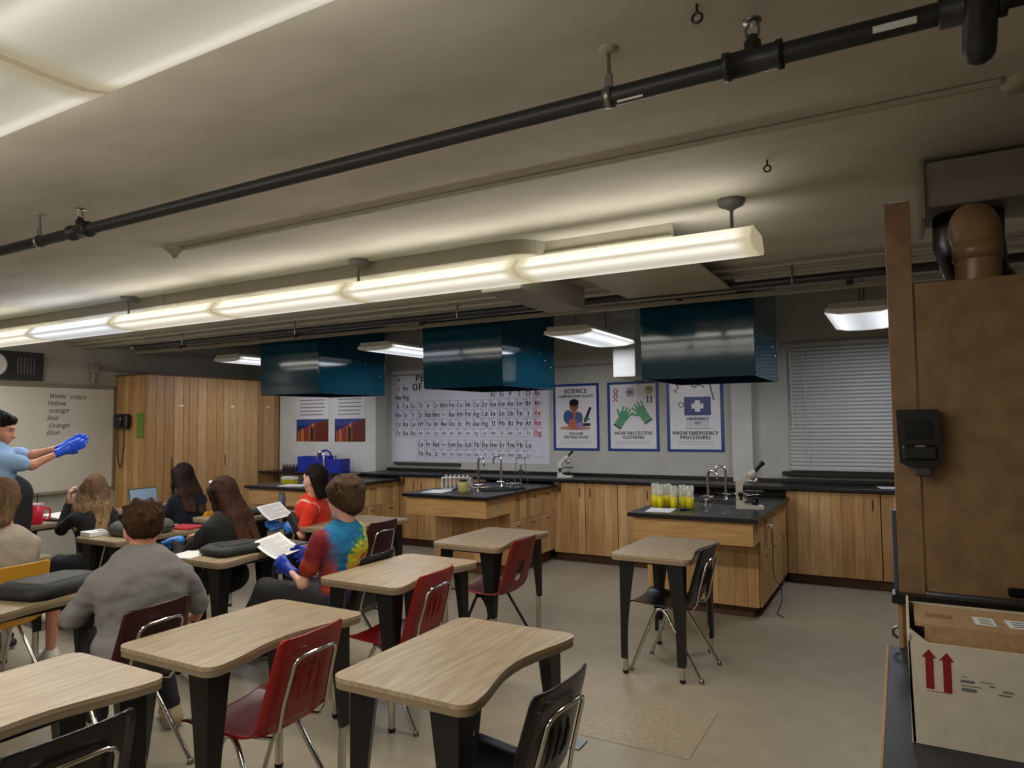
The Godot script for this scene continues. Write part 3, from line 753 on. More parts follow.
	# island with the test tube rack
	y = 0.91
	tag(put("paper_sheet", S.new().box(Vector3(-4.422, y + 0.002, -6.216), Vector3(0.24, 0.003, 0.30), 0, Basis(Vector3.UP, 0.15)), M.paper), "white paper sheet before the test tube rack", "paper")
	var rk := thing("test_tube_rack", "white test tube rack on the middle island", "rack", Vector3(-4.327, y, -6.453), 0.25)
	put("base_plate", S.new().box(Vector3(0, 0.008, 0), Vector3(0.34, 0.016, 0.08), 0.002), M.white_metal, rk)
	put("top_plate", S.new().box(Vector3(0, 0.135, 0), Vector3(0.34, 0.012, 0.08), 0.002), M.white_metal, rk)
	for s in [-1, 1]: put("end_post", S.new().box(Vector3(s * 0.162, 0.07, 0), Vector3(0.016, 0.13, 0.08), 0.002), M.white_metal, rk)
	for k in 6: put("test_tube", S.new().smooth().lathe([Vector2(0, 0.018), Vector2(0.009, 0.022), Vector2(0.012, 0.035), Vector2(0.012, 0.16), Vector2(0.014, 0.165)], Vector3(-0.125 + 0.05 * k, 0, 0), 10), M.white_metal, rk)
	var jr := thing("jar", "small jar of yellow liquid with a black lid beside the rack", "jar", Vector3(-4.119, y, -6.263))
	put("glass_body", S.new().smooth().lathe([Vector2(0, 0), Vector2(0.045, 0), Vector2(0.05, 0.01), Vector2(0.05, 0.10), Vector2(0.04, 0.115), Vector2(0, 0.115)], Vector3.ZERO, 18), mat(Color(0.72, 0.70, 0.42), 0.2), jr)
	put("lid", S.new().lathe([Vector2(0, 0.115), Vector2(0.044, 0.115), Vector2(0.044, 0.135), Vector2(0, 0.135)], Vector3.ZERO, 18), M.black_plastic, jr)
	tag(put("marker_pen", S.new().smooth().tube([Vector3(-4.271, y + 0.012, -6.282), Vector3(-4.242, y + 0.03, -6.339)], 0.012, 8), M.black_plastic), "short black pen before the test tube rack", "pen")
	faucet("tall chrome faucet beside the jar on the middle island", Vector3(-4.081, y, -6.510), 0.36, Vector3(0.9, 0, 0.3).normalized())
	faucet("tall chrome faucet behind the round mat on the middle island", Vector3(-4.043, y, -6.947), 0.36, Vector3(-1, 0, 0.1).normalized())
	gas_tap("chrome gas tap beside the jar on the middle island", Vector3(-3.99, y, -6.36), 0.3)
	gas_tap("chrome gas tap behind the round mat on the middle island", Vector3(-3.891, y, -6.909), 0.2)
	tag(put("sink_cover", S.new().smooth().lathe([Vector2(0.20, 0), Vector2(0.20, 0.012), Vector2(0.19, 0.016), Vector2(0, 0.016)], Vector3(-3.929, y, -6.624), 24), M.rubber), "round black sink cover on the middle island", "cover")
	var rs := thing("ring_stand", "steel ring stand with slanted legs on the middle island", "stand", Vector3(-3.777, y, -6.928))
	put("rod", S.new().smooth().tube([Vector3(0, 0, 0), Vector3(0, 0.26, 0)], 0.009, 8), M.steel, rs)
	for s in [-1, 1]: put("leg", S.new().smooth().tube([Vector3(s * 0.10, 0, 0), Vector3(s * 0.05, 0.34, 0)], 0.004, 6), M.steel, rs)
	put("top_bar", S.new().box(Vector3(0, 0.34, 0), Vector3(0.12, 0.008, 0.05)), M.steel, rs)
	put("clamp", S.new().box(Vector3(0, 0.18, 0), Vector3(0.05, 0.05, 0.04), 0.006), M.dark_grey, rs)
	var hs := []
	for i in 12: hs.append(Vector3(-3.75 + 0.25 * i / 11.0 * 0.3 + 0.06 * sin(i * 0.6), y + 0.008, -6.91 + 0.30 * i / 11.0))
	tag(put("gas_hose", S.new().smooth().tube(hs, 0.008, 8), M.rubber), "black rubber hose lying by the ring stand", "hose")
	microscope("white microscope on the back worktop below the first safety poster", Vector3(-3.62, 0.97, -7.80), 0.2, 0.82, true)
	tag(put("paper_sheet", S.new().box(Vector3(-0.10, 0.972, -7.78), Vector3(0.24, 0.003, 0.2), 0, Basis(Vector3.UP, 0.2)), M.paper), "white paper on the back worktop below the window blind", "paper")

	# corner island with blue bins
	for q in [[-7.70, 0.30, "wide blue plastic bin on the corner worktop", 0.23], [-7.40, 0.28, "blue plastic bin with a hooped handle on the corner worktop", 0.24], [-7.13, 0.22, "narrow blue plastic bin of white tools on the corner worktop", 0.20]]:
		var b := thing("plastic_bin", q[2], "bin", Vector3(q[0], 0.95, -7.58), 0.1, "blue bins in the corner")
		var w: float = q[1]
		var h: float = q[3]
		put("base", S.new().box(Vector3(0, 0.006, 0), Vector3(w - 0.02, 0.012, 0.2), 0.003), M.blue_bin, b)
		for s in [-1, 1]:
			put("side", S.new().box(Vector3(s * (w / 2 - 0.005), h / 2, 0), Vector3(0.008, h, 0.22), 0.002), M.blue_bin, b)
			put("side", S.new().box(Vector3(0, h / 2, s * 0.106), Vector3(w, h, 0.008), 0.002), M.blue_bin, b)
		if w > 0.25 and w < 0.3:
			var arc := []
			for i in 11: arc.append(Vector3(cos(PI * i / 10) * 0.10, h + sin(PI * i / 10) * 0.08, 0))
			put("handle", S.new().smooth().tube(arc, 0.016, 8), M.blue_bin, b)
		if w < 0.25:
			for k in 4: put("tool", S.new().smooth().tube([Vector3(-0.07 + 0.045 * k, 0.1, 0), Vector3(-0.075 + 0.05 * k, 0.27 + 0.02 * (k % 2), 0.02)], 0.009, 6), M.white_metal, b)
	faucet("tall grey faucet on the corner island by the blue bins", Vector3(-6.282, y, -6.406), 0.40, Vector3(-1, 0, 0.1).normalized())
	gas_tap("chrome gas tap beside the grey faucet of the corner island", Vector3(-6.093, y, -6.548), 0.2)
	var bx := thing("small_box", "small yellow and white box on the corner island", "box", Vector3(-6.719, y, -6.263), 0.1)
	put("carton", S.new().box(Vector3(0, 0.03, 0), Vector3(0.20, 0.06, 0.08)), mat(Color(0.72, 0.66, 0.12), 0.6), bx)
	put("lid", S.new().box(Vector3(0, 0.075, 0), Vector3(0.20, 0.03, 0.08)), M.paper, bx)
	tag(put("paper_sheet", S.new().box(Vector3(-6.453, y + 0.004, -6.093), Vector3(0.32, 0.008, 0.22), 0, Basis(Vector3.UP, 0.2)), M.paper), "stack of white papers beside the yellow box", "paper")
	for q in [[-6.36, -6.26, 0.16, "white plastic bottle behind the papers of the corner island"], [-6.26, -6.32, 0.19, "taller white plastic bottle behind the papers of the corner island"]]:
		var bt := thing("bottle", q[3], "bottle", Vector3(q[0], y, q[1]), 0.0, "bottles on the corner island")
		put("bottle_body", S.new().smooth().lathe([Vector2(0, 0), Vector2(0.03, 0), Vector2(0.03, q[2] * 0.65), Vector2(0.012, q[2] * 0.8), Vector2(0.012, q[2] * 0.88)], Vector3.ZERO, 14), M.white_metal, bt)
		put("cap", S.new().smooth().lathe([Vector2(0.014, q[2] * 0.86), Vector2(0.014, q[2]), Vector2(0, q[2])], Vector3.ZERO, 12), M.blue_bin, bt)
	var bk := thing("wire_tray", "dark wire tray of glassware on the corner worktop", "tray", Vector3(-8.12, 0.95, -7.6))
	for k in 6: put("glass_tube", S.new().smooth().lathe([Vector2(0, 0), Vector2(0.022, 0), Vector2(0.022, 0.09), Vector2(0.018, 0.10)], Vector3(-0.16 + 0.065 * k, 0.004, 0.0), 10), M.steel, bk)
	put("tray", S.new().box(Vector3(0, 0.004, 0), Vector3(0.46, 0.008, 0.2)), M.black_plastic, bk)

# ---------------------------------------------------------------- desks and chairs
func desk_outline() -> PackedVector2Array:
	var p := PackedVector2Array()
	var hx := 0.285
	var hz := 0.415
	var r := 0.05
	for q in [[-1, -1, PI], [1, -1, PI * 1.5], [1, 1, 0.0], [-1, 1, PI * 0.5]]:
		for i in 5:
			var a: float = q[2] + PI / 2 * i / 4
			p.append(Vector2(q[0] * (hx - r) + cos(a) * r, q[1] * (hz - r) + sin(a) * r))
		if q[0] == 1 and q[1] == -1:   # the user's edge is scooped
			for i in range(1, 12):
				var f := i / 12.0
				p.append(Vector2(hx - 0.065 * pow(sin(PI * f), 1.6), lerp(-hz + r, hz - r, f)))
	return p

func make_desk(chrome: float) -> Node3D:
	var t := Node3D.new()
	var poly := desk_outline()
	var top := put("tabletop", S.new().prism(poly, Vector3(0, 0.764, 0), Vector3(1, 0, 0), Vector3(0, 0, 1), Vector3(0, 0.016, 0), true), M.desk_top, t)
	var inner := PackedVector2Array()
	for q in poly: inner.append(q * Vector2(0.995, 0.997))
	put("edge_band", S.new().prism(inner, Vector3(0, 0.742, 0), Vector3(1, 0, 0), Vector3(0, 0, 1), Vector3(0, 0.0225, 0), true), M.desk_edge, top)
	put("under_frame", S.new().box(Vector3(-0.02, 0.728, 0), Vector3(0.40, 0.028, 0.66), 0.004), M.black_metal, t)
	for sx in [-1, 1]:
		for sz in [-1, 1]:
			# tapered folded-steel leg whose outer corner stays upright
			var s := S.new()
			var ox: float = sx * 0.225
			var oz: float = sz * 0.375
			var lv := [[0.742, 0.115, 0.10], [0.52, 0.082, 0.075], [0.33, 0.058, 0.056], [chrome + 0.04, 0.05, 0.05]]
			for i in 3:
				var a: Array = lv[i]
				var b: Array = lv[i + 1]
				var ra := [Vector3(ox, a[0], oz), Vector3(ox - sx * a[1], a[0], oz), Vector3(ox - sx * a[1] * 0.5, a[0], oz - sz * a[2] * 0.9), Vector3(ox, a[0], oz - sz * a[2])]
				var rb := [Vector3(ox, b[0], oz), Vector3(ox - sx * b[1], b[0], oz), Vector3(ox - sx * b[1] * 0.5, b[0], oz - sz * b[2] * 0.9), Vector3(ox, b[0], oz - sz * b[2])]
				var mid := Vector3(ox - sx * 0.022, (a[0] + b[0]) / 2, oz - sz * 0.022)
				for k in 4:
					var k2 := (k + 1) % 4
					var c: Vector3 = (ra[k] + ra[k2] + rb[k] + rb[k2]) / 4 - mid
					c.y = 0
					s.face([ra[k], ra[k2], rb[k2], rb[k]], c)
				if i == 2: s.face(rb, Vector3.DOWN)
			var leg := put("leg", s, M.black_metal, t)
			var cx: float = ox - sx * 0.024
			var cz: float = oz - sz * 0.024
			put("leg_insert", S.new().smooth().tube([Vector3(cx, 0.025, cz), Vector3(cx, chrome + 0.12, cz)], 0.0195, 12), M.chrome, leg)
			put("glide", S.new().smooth().lathe([Vector2(0, 0), Vector2(0.016, 0), Vector2(0.021, 0.01), Vector2(0.021, 0.024), Vector2(0.012, 0.03)], Vector3(cx, 0, cz), 12), M.rubber, leg)
	return t

# one-piece moulded shell: columns across z, rows from seat front to back top
func shell_point(u: float, v: float) -> Vector3:
	# u -1..1 across, v 0..1 along
	var path := [Vector2(-0.225, 0.438), Vector2(-0.215, 0.449), Vector2(-0.19, 0.452), Vector2(-0.05, 0.440), Vector2(0.10, 0.436), Vector2(0.165, 0.448), Vector2(0.195, 0.485), Vector2(0.215, 0.55), Vector2(0.245, 0.66), Vector2(0.275, 0.76), Vector2(0.29, 0.815), Vector2(0.294, 0.826)]
	var f := v * (path.size() - 1)
	var i: int = min(int(f), path.size() - 2)
	var p: Vector2 = (path[i] as Vector2).lerp(path[i + 1], f - i)
	var half: float = 0.215 if p.y < 0.5 and p.x < 0.15 else lerp(0.205, 0.185, clamp((p.y - 0.45) / 0.37, 0.0, 1.0))
	if v < 0.12: half *= lerp(0.95, 1.0, v / 0.12)
	if v > 0.88: half *= lerp(1.0, 0.9, (v - 0.88) / 0.12)
	var edge := pow(abs(u), 3.0)
	var y := p.y
	var x := p.x
	if v < 0.5: y += 0.016 * edge - 0.01 * (1.0 - edge)
	else: x -= 0.02 * edge
	return Vector3(x, y, u * half)

func make_chair(m: Material, legm: Material, style: String) -> Node3D:
	var t := Node3D.new()
	var cols := 10
	var rows := 22
	for part in [["seat", 0, 11], ["backrest", 11, rows]]:
		var s := S.new().smooth()
		for r in range(part[1], part[2]):
			for c in cols:
				if style == "hole" and r >= 13 and r < 16 and c >= 4 and c < 6: continue
				var q := []
				for d in [[0, 0], [1, 0], [1, 1], [0, 1]]: q.append(shell_point(-1.0 + 2.0 * (c + d[0]) / cols, float(r + d[1]) / rows))
				var n: Vector3 = (q[1] - q[0]).cross(q[3] - q[0]).normalized()
				if n.y < 0 or (n.x > 0 and abs(n.y) < 0.6): n = -n
				s.face(q, n)
				var under := []
				for p in q: under.append(p - n * 0.007)
				s.face(under, -n)
				# rims at the open edges
				for e in [[c == 0, 0, 3], [c == cols - 1, 1, 2], [r == 0, 0, 1], [r == rows - 1, 3, 2]]:
					if e[0]: s.face([q[e[1]], q[e[2]], under[e[2]], under[e[1]]], q[e[1]] + q[e[2]] - shell_point(0, 0.5) * 2.0)
		var o := put(part[0], s, m, t)
		if part[0] == "backrest" and style == "loop":
			# moulded ribs on the rear of the back
			for z in [-0.05, 0.0, 0.05]:
				put("rib", S.new().smooth().tube([Vector3(0.238, 0.56, z), Vector3(0.256, 0.60, z), Vector3(0.272, 0.66, z), Vector3(0.272, 0.69, z)], [0.003, 0.008, 0.008, 0.003], 6), m, o)
	# tube legs splaying from under the seat
	for s in [-1, 1]:
		var z: float = s * 0.155
		for q in [[-0.03, -0.205, 0.19], [0.01, 0.27, 0.20]]:
			var leg := put("leg", S.new().smooth().tube([Vector3(q[0] - sign(q[1]) * 0.06, 0.415, z * 0.9), Vector3(q[0], 0.412, z), Vector3(q[0] + (q[1] - q[0]) * 0.10, 0.385, z * 1.02), Vector3(q[0] + (q[1] - q[0]) * 0.97, 0.02, s * q[2])], 0.0115, 10), legm, t)
			put("glide", S.new().smooth().lathe([Vector2(0, 0), Vector2(0.014, 0), Vector2(0.017, 0.008), Vector2(0.014, 0.022), Vector2(0.008, 0.028)], Vector3(q[1], 0, s * q[2]), 10), M.steel if style == "loop" else M.rubber, leg)
	put("cross_bar", S.new().smooth().tube([Vector3(-0.02, 0.412, -0.15), Vector3(-0.02, 0.412, 0.15)], 0.010, 8), legm, t)
	if style == "loop":
		put("back_frame", S.new().smooth().tube([Vector3(0.10, 0.42, -0.13), Vector3(0.20, 0.432, -0.132), Vector3(0.228, 0.47, -0.132), Vector3(0.246, 0.56, -0.13), Vector3(0.291, 0.72, -0.118), Vector3(0.298, 0.738, -0.105), Vector3(0.302, 0.748, -0.08), Vector3(0.302, 0.748, 0.08), Vector3(0.298, 0.738, 0.105), Vector3(0.291, 0.72, 0.118), Vector3(0.246, 0.56, 0.13), Vector3(0.228, 0.47, 0.132), Vector3(0.20, 0.432, 0.132), Vector3(0.10, 0.42, 0.13)], 0.008, 8), M.chrome, t)
	return t

var proto := {}
func place(kind: String, at: Vector3, turn: float, label: String, group := "") -> Node3D:
	var desk := kind.begins_with("desk")
	if not proto.has(kind):
		match kind:
			"desk_low": proto[kind] = make_desk(0.06)
			"desk_high": proto[kind] = make_desk(0.24)
			"red": proto[kind] = make_chair(M.red_plastic, M.chrome, "loop")
			"black": proto[kind] = make_chair(M.black_plastic, M.chrome, "loop")
			"maroon": proto[kind] = make_chair(M.maroon_plastic, M.chrome, "loop")
			"rust": proto[kind] = make_chair(M.rust_plastic, M.black_metal, "hole")
			"yellow": proto[kind] = make_chair(M.yellow_plastic, M.chrome, "plain")
	var o: Node3D = proto[kind].duplicate()
	o.name = numbered("student_desk" if desk else "school_chair")
	add_child(o)
	o.position = at
	o.rotation.y = turn
	tag(o, label, "desk" if desk else "chair", group if group else ("student desks" if desk else "moulded school chairs"))
	return o

func desk_at(x: float, z: float, label: String, kind := "desk_high", turn := 0.0): place(kind, Vector3(x, 0, z), turn, label)
# chairs are placed by the middle of the back's top edge
func chair_at(kind: String, x: float, z: float, label: String, turn := 0.0): place(kind, Vector3(x, 0, z) - Vector3(0.29, 0, 0).rotated(Vector3.UP, turn), turn, label)

func build_seating():
	desk_at(-2.545, -1.15, "wood top student desk with a black chair under the near strip light")
	desk_at(-2.475, -2.09, "wood top student desk with a shiny red chair, behind the person in grey")
	desk_at(-1.475, -2.24, "wood top student desk with a black chair and scooped edge, nearest the white carton", "desk_high")
	desk_at(-2.64, -3.35, "wood top student desk with a red chair behind the tie-dye shirt")
	desk_at(-2.755, -4.60, "wood top student desk with the rust red chair with a square hole")
	place("desk_low", Vector3(-1.44, 0, -4.75), -0.02, "wood top student desk standing alone before the island with yellow cups").scale = Vector3(0.94, 1, 0.97)
	desk_at(-4.25, -4.73, "wood top student desk with an empty dark chair behind the person in orange")
	desk_at(-4.06, -3.37, "wood top student desk carrying the black case and magazine")
	desk_at(-5.46, -3.55, "student desk carrying the grey backpack and red folder")
	desk_at(-5.62, -4.70, "student desk carrying a laptop, before the person in orange")
	desk_at(-7.05, -4.72, "student desk carrying an open laptop, before the person in navy")
	desk_at(-7.0, -3.66, "student desk carrying the pink mug and binder")
	desk_at(-3.98, -2.00, "wood top student desk carrying the black and grey laptop case")
	desk_at(-5.34, -2.22, "wood top student desk before the person in the beige hoodie")

	chair_at("black", -1.99, -1.10, "black moulded chair with chrome back loop at the desk under the near strip light")
	chair_at("red", -2.09, -2.09, "shiny red moulded chair behind the person in grey", 0.06)
	chair_at("black", -0.97, -2.06, "black moulded chair with chrome back loop at the desk nearest the white carton", -0.06)
	chair_at("red", -2.29, -3.23, "red moulded chair at the desk behind the tie-dye shirt", 0.05)
	chair_at("rust", -2.37, -4.42, "rust red chair with black legs and a square hole in its back")
	chair_at("black", -1.12, -4.65, "black moulded chair at the lone desk before the yellow cups", -0.05)
	chair_at("maroon", -3.86, -4.66, "empty dark maroon chair behind the person in orange")
	chair_at("maroon", -3.05, -2.07, "dark maroon chair under the person in the grey shirt", 0.12)
	chair_at("black", -2.94, -3.50, "black chair under the person in the tie-dye shirt", 0.1)
	chair_at("yellow", -4.66, -2.24, "yellow chair under the person in the beige hoodie", 0.1)
	chair_at("yellow", -5.85, -4.58, "yellow chair under the person in navy", 0.05)
	chair_at("maroon", -4.40, -3.45, "dark maroon chair under the person with the bow")
	chair_at("maroon", -4.72, -4.72, "dark maroon chair under the person in orange")
	chair_at("black", -5.60, -3.42, "black chair under the person leaning head on one hand")

# soft flat case: a bevelled slab with rounded sides
func case(called: String, label: String, at: Vector3, size: Vector3, turn: float, m: Material, m2: Material):
	var t := thing(called, label, "case", at, turn)
	var s := S.new().smooth()
	var rings := []
	for q in [[0.90, 0.0], [1.0, 0.25], [1.0, 0.55], [0.95, 0.8], [0.82, 1.0]]:
		var ring := []
		for i in 24:
			var a := TAU * (i + 0.5) / 24
			var cx := cos(a)
			var sx := sin(a)
			var k := 1.0 / pow(pow(abs(cx), 9.0) + pow(abs(sx), 9.0), 1.0 / 9.0)
			ring.append(Vector3(cx * k * size.x / 2 * q[0], q[1] * size.y + 0.004 * sin(a * 3.0) * q[1], sx * k * size.z / 2 * q[0]))
		rings.append(ring)
	for r in rings.size() - 1:
		for i in 24:
			var f := [rings[r][i], rings[r][(i + 1) % 24], rings[r + 1][(i + 1) % 24], rings[r + 1][i]]
			s.face(f, (f[0] + f[2]) / 2 - Vector3(0, size.y * 0.4, 0))
	s.face(rings[4], Vector3.UP)
	s.face(rings[0], Vector3.DOWN)
	put("cover", s, m, t)
	put("zip", S.new().box(Vector3(0, size.y * 0.4, 0), Vector3(size.x * 1.005, 0.008, size.z * 0.9), 0.002), M.rubber, t)
	put("pocket", S.new().box(Vector3(size.x * 0.02, size.y * 1.0, 0.0), Vector3(size.x * 0.6, 0.014, size.z * 0.66), 0.006), m2, t)

func build_desk_things():
	var y := 0.781
	case("laptop_case", "black and grey laptop case before the person in grey", Vector3(-3.97, y, -2.06), Vector3(0.34, 0.07, 0.46), 0.25, M.bag, M.bag_grey)
	case("backpack", "flat grey backpack on the desk with the red folder", Vector3(-5.40, y, -3.48), Vector3(0.34, 0.11, 0.40), 0.1, M.bag_grey, M.bag)
	case("laptop_case", "black laptop case lying beside the magazine", Vector3(-4.02, y, -3.27), Vector3(0.30, 0.062, 0.40), -0.1, M.bag, M.bag)
	case("laptop_case", "dark laptop case on the desk before the person in orange", Vector3(-5.60, y, -4.60), Vector3(0.28, 0.05, 0.38), 0.05, M.bag, M.bag_grey)
	tag(put("notebook", S.new().box(Vector3(-5.655, y + 0.02, -3.25), Vector3(0.13, 0.04, 0.16), 0.004), M.paper), "pale notebooks stacked beside the grey backpack", "notebook")
	tag(put("folder", S.new().box(Vector3(-5.36, y + 0.008, -3.84), Vector3(0.26, 0.016, 0.22), 0.003, Basis(Vector3.UP, 0.2)), M.ink_red), "red folder beside the grey backpack", "folder")
	tag(put("magazine", S.new().box(Vector3(-3.95, y + 0.006, -3.62), Vector3(0.24, 0.012, 0.28), 0.002, Basis(Vector3.UP, -0.2)), M.bag_grey), "grey magazine beside the black laptop case", "magazine")
	tag(put("paper_sheet", S.new().box(Vector3(-4.22, y + 0.002, -3.06), Vector3(0.20, 0.003, 0.24), 0, Basis(Vector3.UP, 0.3)), M.paper), "white worksheet on the desk beside the person in grey", "paper")
	tag(put("paper_sheet", S.new().box(Vector3(-5.26, y + 0.002, -2.48), Vector3(0.20, 0.003, 0.2), 0, Basis(Vector3.UP, 0.1)), M.paper), "white worksheet on the desk before the person in the beige hoodie", "paper")
	var bt := thing("water_bottle", "grey water bottle on the desk before the person in orange", "bottle", Vector3(-5.45, y, -4.98))
	put("bottle_body", S.new().smooth().lathe([Vector2(0, 0), Vector2(0.036, 0), Vector2(0.038, 0.01), Vector2(0.038, 0.15), Vector2(0.028, 0.175)], Vector3.ZERO, 16), mat(Color(0.34, 0.38, 0.43), 0.35), bt)
	put("cap", S.new().smooth().lathe([Vector2(0.03, 0.17), Vector2(0.03, 0.20), Vector2(0, 0.20)], Vector3.ZERO, 14), M.bag_grey, bt)
	var mg := thing("travel_mug", "pink travel mug with lid, straw and handle", "mug", Vector3(-6.80, y, -3.385))
	put("mug_body", S.new().smooth().lathe([Vector2(0, 0), Vector2(0.042, 0), Vector2(0.048, 0.02), Vector2(0.054, 0.17), Vector2(0.05, 0.172)], Vector3.ZERO, 20), M.pink, mg)
	put("lid", S.new().smooth().lathe([Vector2(0.055, 0.168), Vector2(0.055, 0.185), Vector2(0.03, 0.192), Vector2(0, 0.192)], Vector3.ZERO, 20), mat(Color(0.7, 0.55, 0.56), 0.4), mg)
	put("straw", S.new().smooth().tube([Vector3(0.01, 0.18, 0), Vector3(0.025, 0.28, 0.01)], 0.005, 8), M.dark_grey, mg)
	put("handle", S.new().smooth().tube([Vector3(0.02, 0.14, -0.05), Vector3(0.02, 0.14, -0.09), Vector3(0.02, 0.12, -0.105), Vector3(0.02, 0.06, -0.10), Vector3(0.02, 0.04, -0.075), Vector3(0.02, 0.04, -0.045)], 0.009, 8), M.pink, mg)
	var bd := thing("binder", "open black binder with a white page beside the pink mug", "binder", Vector3(-6.92, y, -3.68), 0.2)
	put("cover", S.new().box(Vector3(0, 0.012, 0), Vector3(0.30, 0.024, 0.28), 0.006), M.bag, bd)
	put("page", S.new().box(Vector3(0, 0.034, 0), Vector3(0.26, 0.02, 0.25), 0.004, Basis(Vector3.BACK, -0.12)), M.paper, bd)
	var lp := thing("laptop", "open laptop with a pale blue screen before the person in navy", "laptop", Vector3(-6.98, y, -4.60), 0.0)
	put("keyboard_base", S.new().box(Vector3(0, 0.01, 0), Vector3(0.22, 0.02, 0.32), 0.004), M.dark_grey, lp)
	var lid := put("lid", S.new().box(Vector3(0, 0.10, 0), Vector3(0.008, 0.20, 0.32), 0.003, Basis(Vector3.BACK, 0.25)), M.dark_grey, lp, Vector3(-0.14, 0.01, 0))
	put("screen", S.new().box(Vector3(0.005, 0.10, 0), Vector3(0.002, 0.18, 0.30), 0, Basis(Vector3.BACK, 0.25)), mat(Color(0.62, 0.72, 0.80), 0.2), lid)

# ---------------------------------------------------------------- right foreground
func build_right_side():
	var b := thing("lab_bench", "dark topped bench along the right with a brown edge", "bench", Vector3(-0.07, 0, -2.76))
	put("bench_top", S.new().box(Vector3(0.60, 0.853, 1.0), Vector3(1.188, 0.034, 2.0), 0.002), mat(Color(0.13, 0.135, 0.165), 0.5), b)
	put("edge_band", S.new().box(Vector3(0.003, 0.853, 1.0), Vector3(0.008, 0.034, 2.0), 0.001), M.cardboard, b)
	put("carcass", S.new().box(Vector3(0.63, 0.42, 1.0), Vector3(1.1, 0.83, 1.94)), M.brown_board, b)
	# fume cupboard of brown board
	var f := thing("fume_cupboard", "tall fume cupboard of brown hardboard beyond the bench", "cupboard", Vector3(0, 0, -2.78))
	put("side_post", S.new().box(Vector3(0.013, 1.72, -0.01), Vector3(0.080, 1.39, 0.022), 0.002), M.brown_board, f)
	put("worn_edge", S.new().box(Vector3(0.018, 2.416, -0.01), Vector3(0.06, 0.005, 0.018), 0.001), M.paper, f)
	put("front_panel", S.new().box(Vector3(0.66, 1.59, -0.012), Vector3(1.21, 1.06, 0.02), 0.002), M.brown_board, f)
	put("joint_strip", S.new().box(Vector3(0.052, 1.59, 0.0), Vector3(0.004, 1.06, 0.004)), M.kick, f)
	put("lower_panel", S.new().box(Vector3(0.62, 0.52, -0.05), Vector3(1.28, 1.02, 0.02)), M.brown_board, f)
	put("sill_strip", S.new().box(Vector3(0.6, 1.035, 0.01), Vector3(1.30, 0.032, 0.09), 0.004), M.black_top, f)
	put("latch", S.new().box(Vector3(0.32, 1.085, 0.008), Vector3(0.075, 0.028, 0.024), 0.005), M.black_plastic, f)
	put("side_panel", S.new().box(Vector3(-0.015, 1.2, -0.35), Vector3(0.02, 2.3, 0.62)), M.brown_board, f)
	put("metal_edge", S.new().box(Vector3(-0.034, 1.19, -0.015), Vector3(0.014, 0.28, 0.03), 0.002), mat(Color(0.22, 0.27, 0.36), 0.4), f)
	put("cupboard_top", S.new().box(Vector3(0.62, 2.10, -0.33), Vector3(1.25, 0.03, 0.62)), M.brown_board, f)
	put("hinge", S.new().smooth().tube([Vector3(-0.035, 0.90, 0.03), Vector3(-0.05, 0.91, 0.03), Vector3(-0.05, 0.93, 0.03), Vector3(-0.035, 0.94, 0.03)], 0.006, 8), M.steel, f)
	put("edge_board", S.new().box(Vector3(-0.026, 0.945, 0.03), Vector3(0.012, 0.15, 0.012)), M.cardboard, f)
	# brown pipe with elbow on its top
	var e := thing("brown_vent_pipe", "brown plastic vent pipe with an elbow on the fume cupboard", "pipe", Vector3(0.262, 2.115, -2.98))
	put("riser", S.new().smooth().tube([Vector3(0, 0, 0), Vector3(0, 0.16, 0)], 0.072, 24), M.brown_pipe, e)
	put("collar", S.new().smooth().lathe([Vector2(0.072, 0.10), Vector2(0.078, 0.10), Vector2(0.078, 0.165), Vector2(0.072, 0.165)], Vector3.ZERO, 24), M.brown_pipe, e)
	var arc := []
	for i in 9: arc.append(Vector3(0, 0.15 + 0.11 * sin(PI / 2 * i / 8), -0.11 + 0.11 * cos(PI / 2 * i / 8)))
	arc.append(Vector3(0, 0.26, -0.25))
	put("elbow", S.new().smooth().tube(arc, 0.077, 24), M.brown_pipe, e)
	# sheet metal duct under the ceiling with a black elbow
	var d := thing("ceiling_duct", "grey sheet metal duct hanging from the ceiling above the fume cupboard", "duct", Vector3(0.11, 2.51, -3.28))
	put("duct_box", S.new().box(Vector3(1.2, 0.095, -0.18), Vector3(2.4, 0.19, 0.36), 0.004), M.duct_grey, d)
	put("flange", S.new().box(Vector3(0.0, 0.075, -0.18), Vector3(0.02, 0.24, 0.40), 0.003), M.duct_grey, d)
	var el := []
	for i in 9: el.append(Vector3(0.20 - 0.0 * i, 0.0 - 0.34 * i / 8.0, -0.16 + 0.0 * i))
	put("black_elbow", S.new().smooth().tube([Vector3(0.17, 0.02, -0.2), Vector3(0.165, -0.12, -0.2), Vector3(0.19, -0.24, -0.2), Vector3(0.24, -0.30, -0.2), Vector3(0.30, -0.35, -0.2)], [0.13, 0.13, 0.12, 0.09, 0.07], 24), M.black_plastic, d)
	# soap dispenser
	var s := thing("soap_dispenser", "black wall soap dispenser on the brown board", "dispenser", Vector3(0.047, 1.575, -2.775))
	put("housing", S.new().prism(PackedVector2Array([Vector2(-0.062, 0.105), Vector2(0.062, 0.105), Vector2(0.066, 0.0), Vector2(0.067, -0.075), Vector2(0.03, -0.09), Vector2(-0.02, -0.092), Vector2(-0.056, -0.075), Vector2(-0.058, 0.0)]), Vector3(0, 0, 0), Vector3(1, 0, 0), Vector3(0, 1, 0), Vector3(0, 0, 0.07)), M.black_plastic, s)
	put("window", S.new().box(Vector3(0.002, 0.035, 0.071), Vector3(0.085, 0.06, 0.006), 0.002), mat(Color(0.04, 0.04, 0.045), 0.12), s)
	put("push_bar", S.new().box(Vector3(0.004, -0.04, 0.076), Vector3(0.10, 0.05, 0.02), 0.006), M.black_plastic, s)
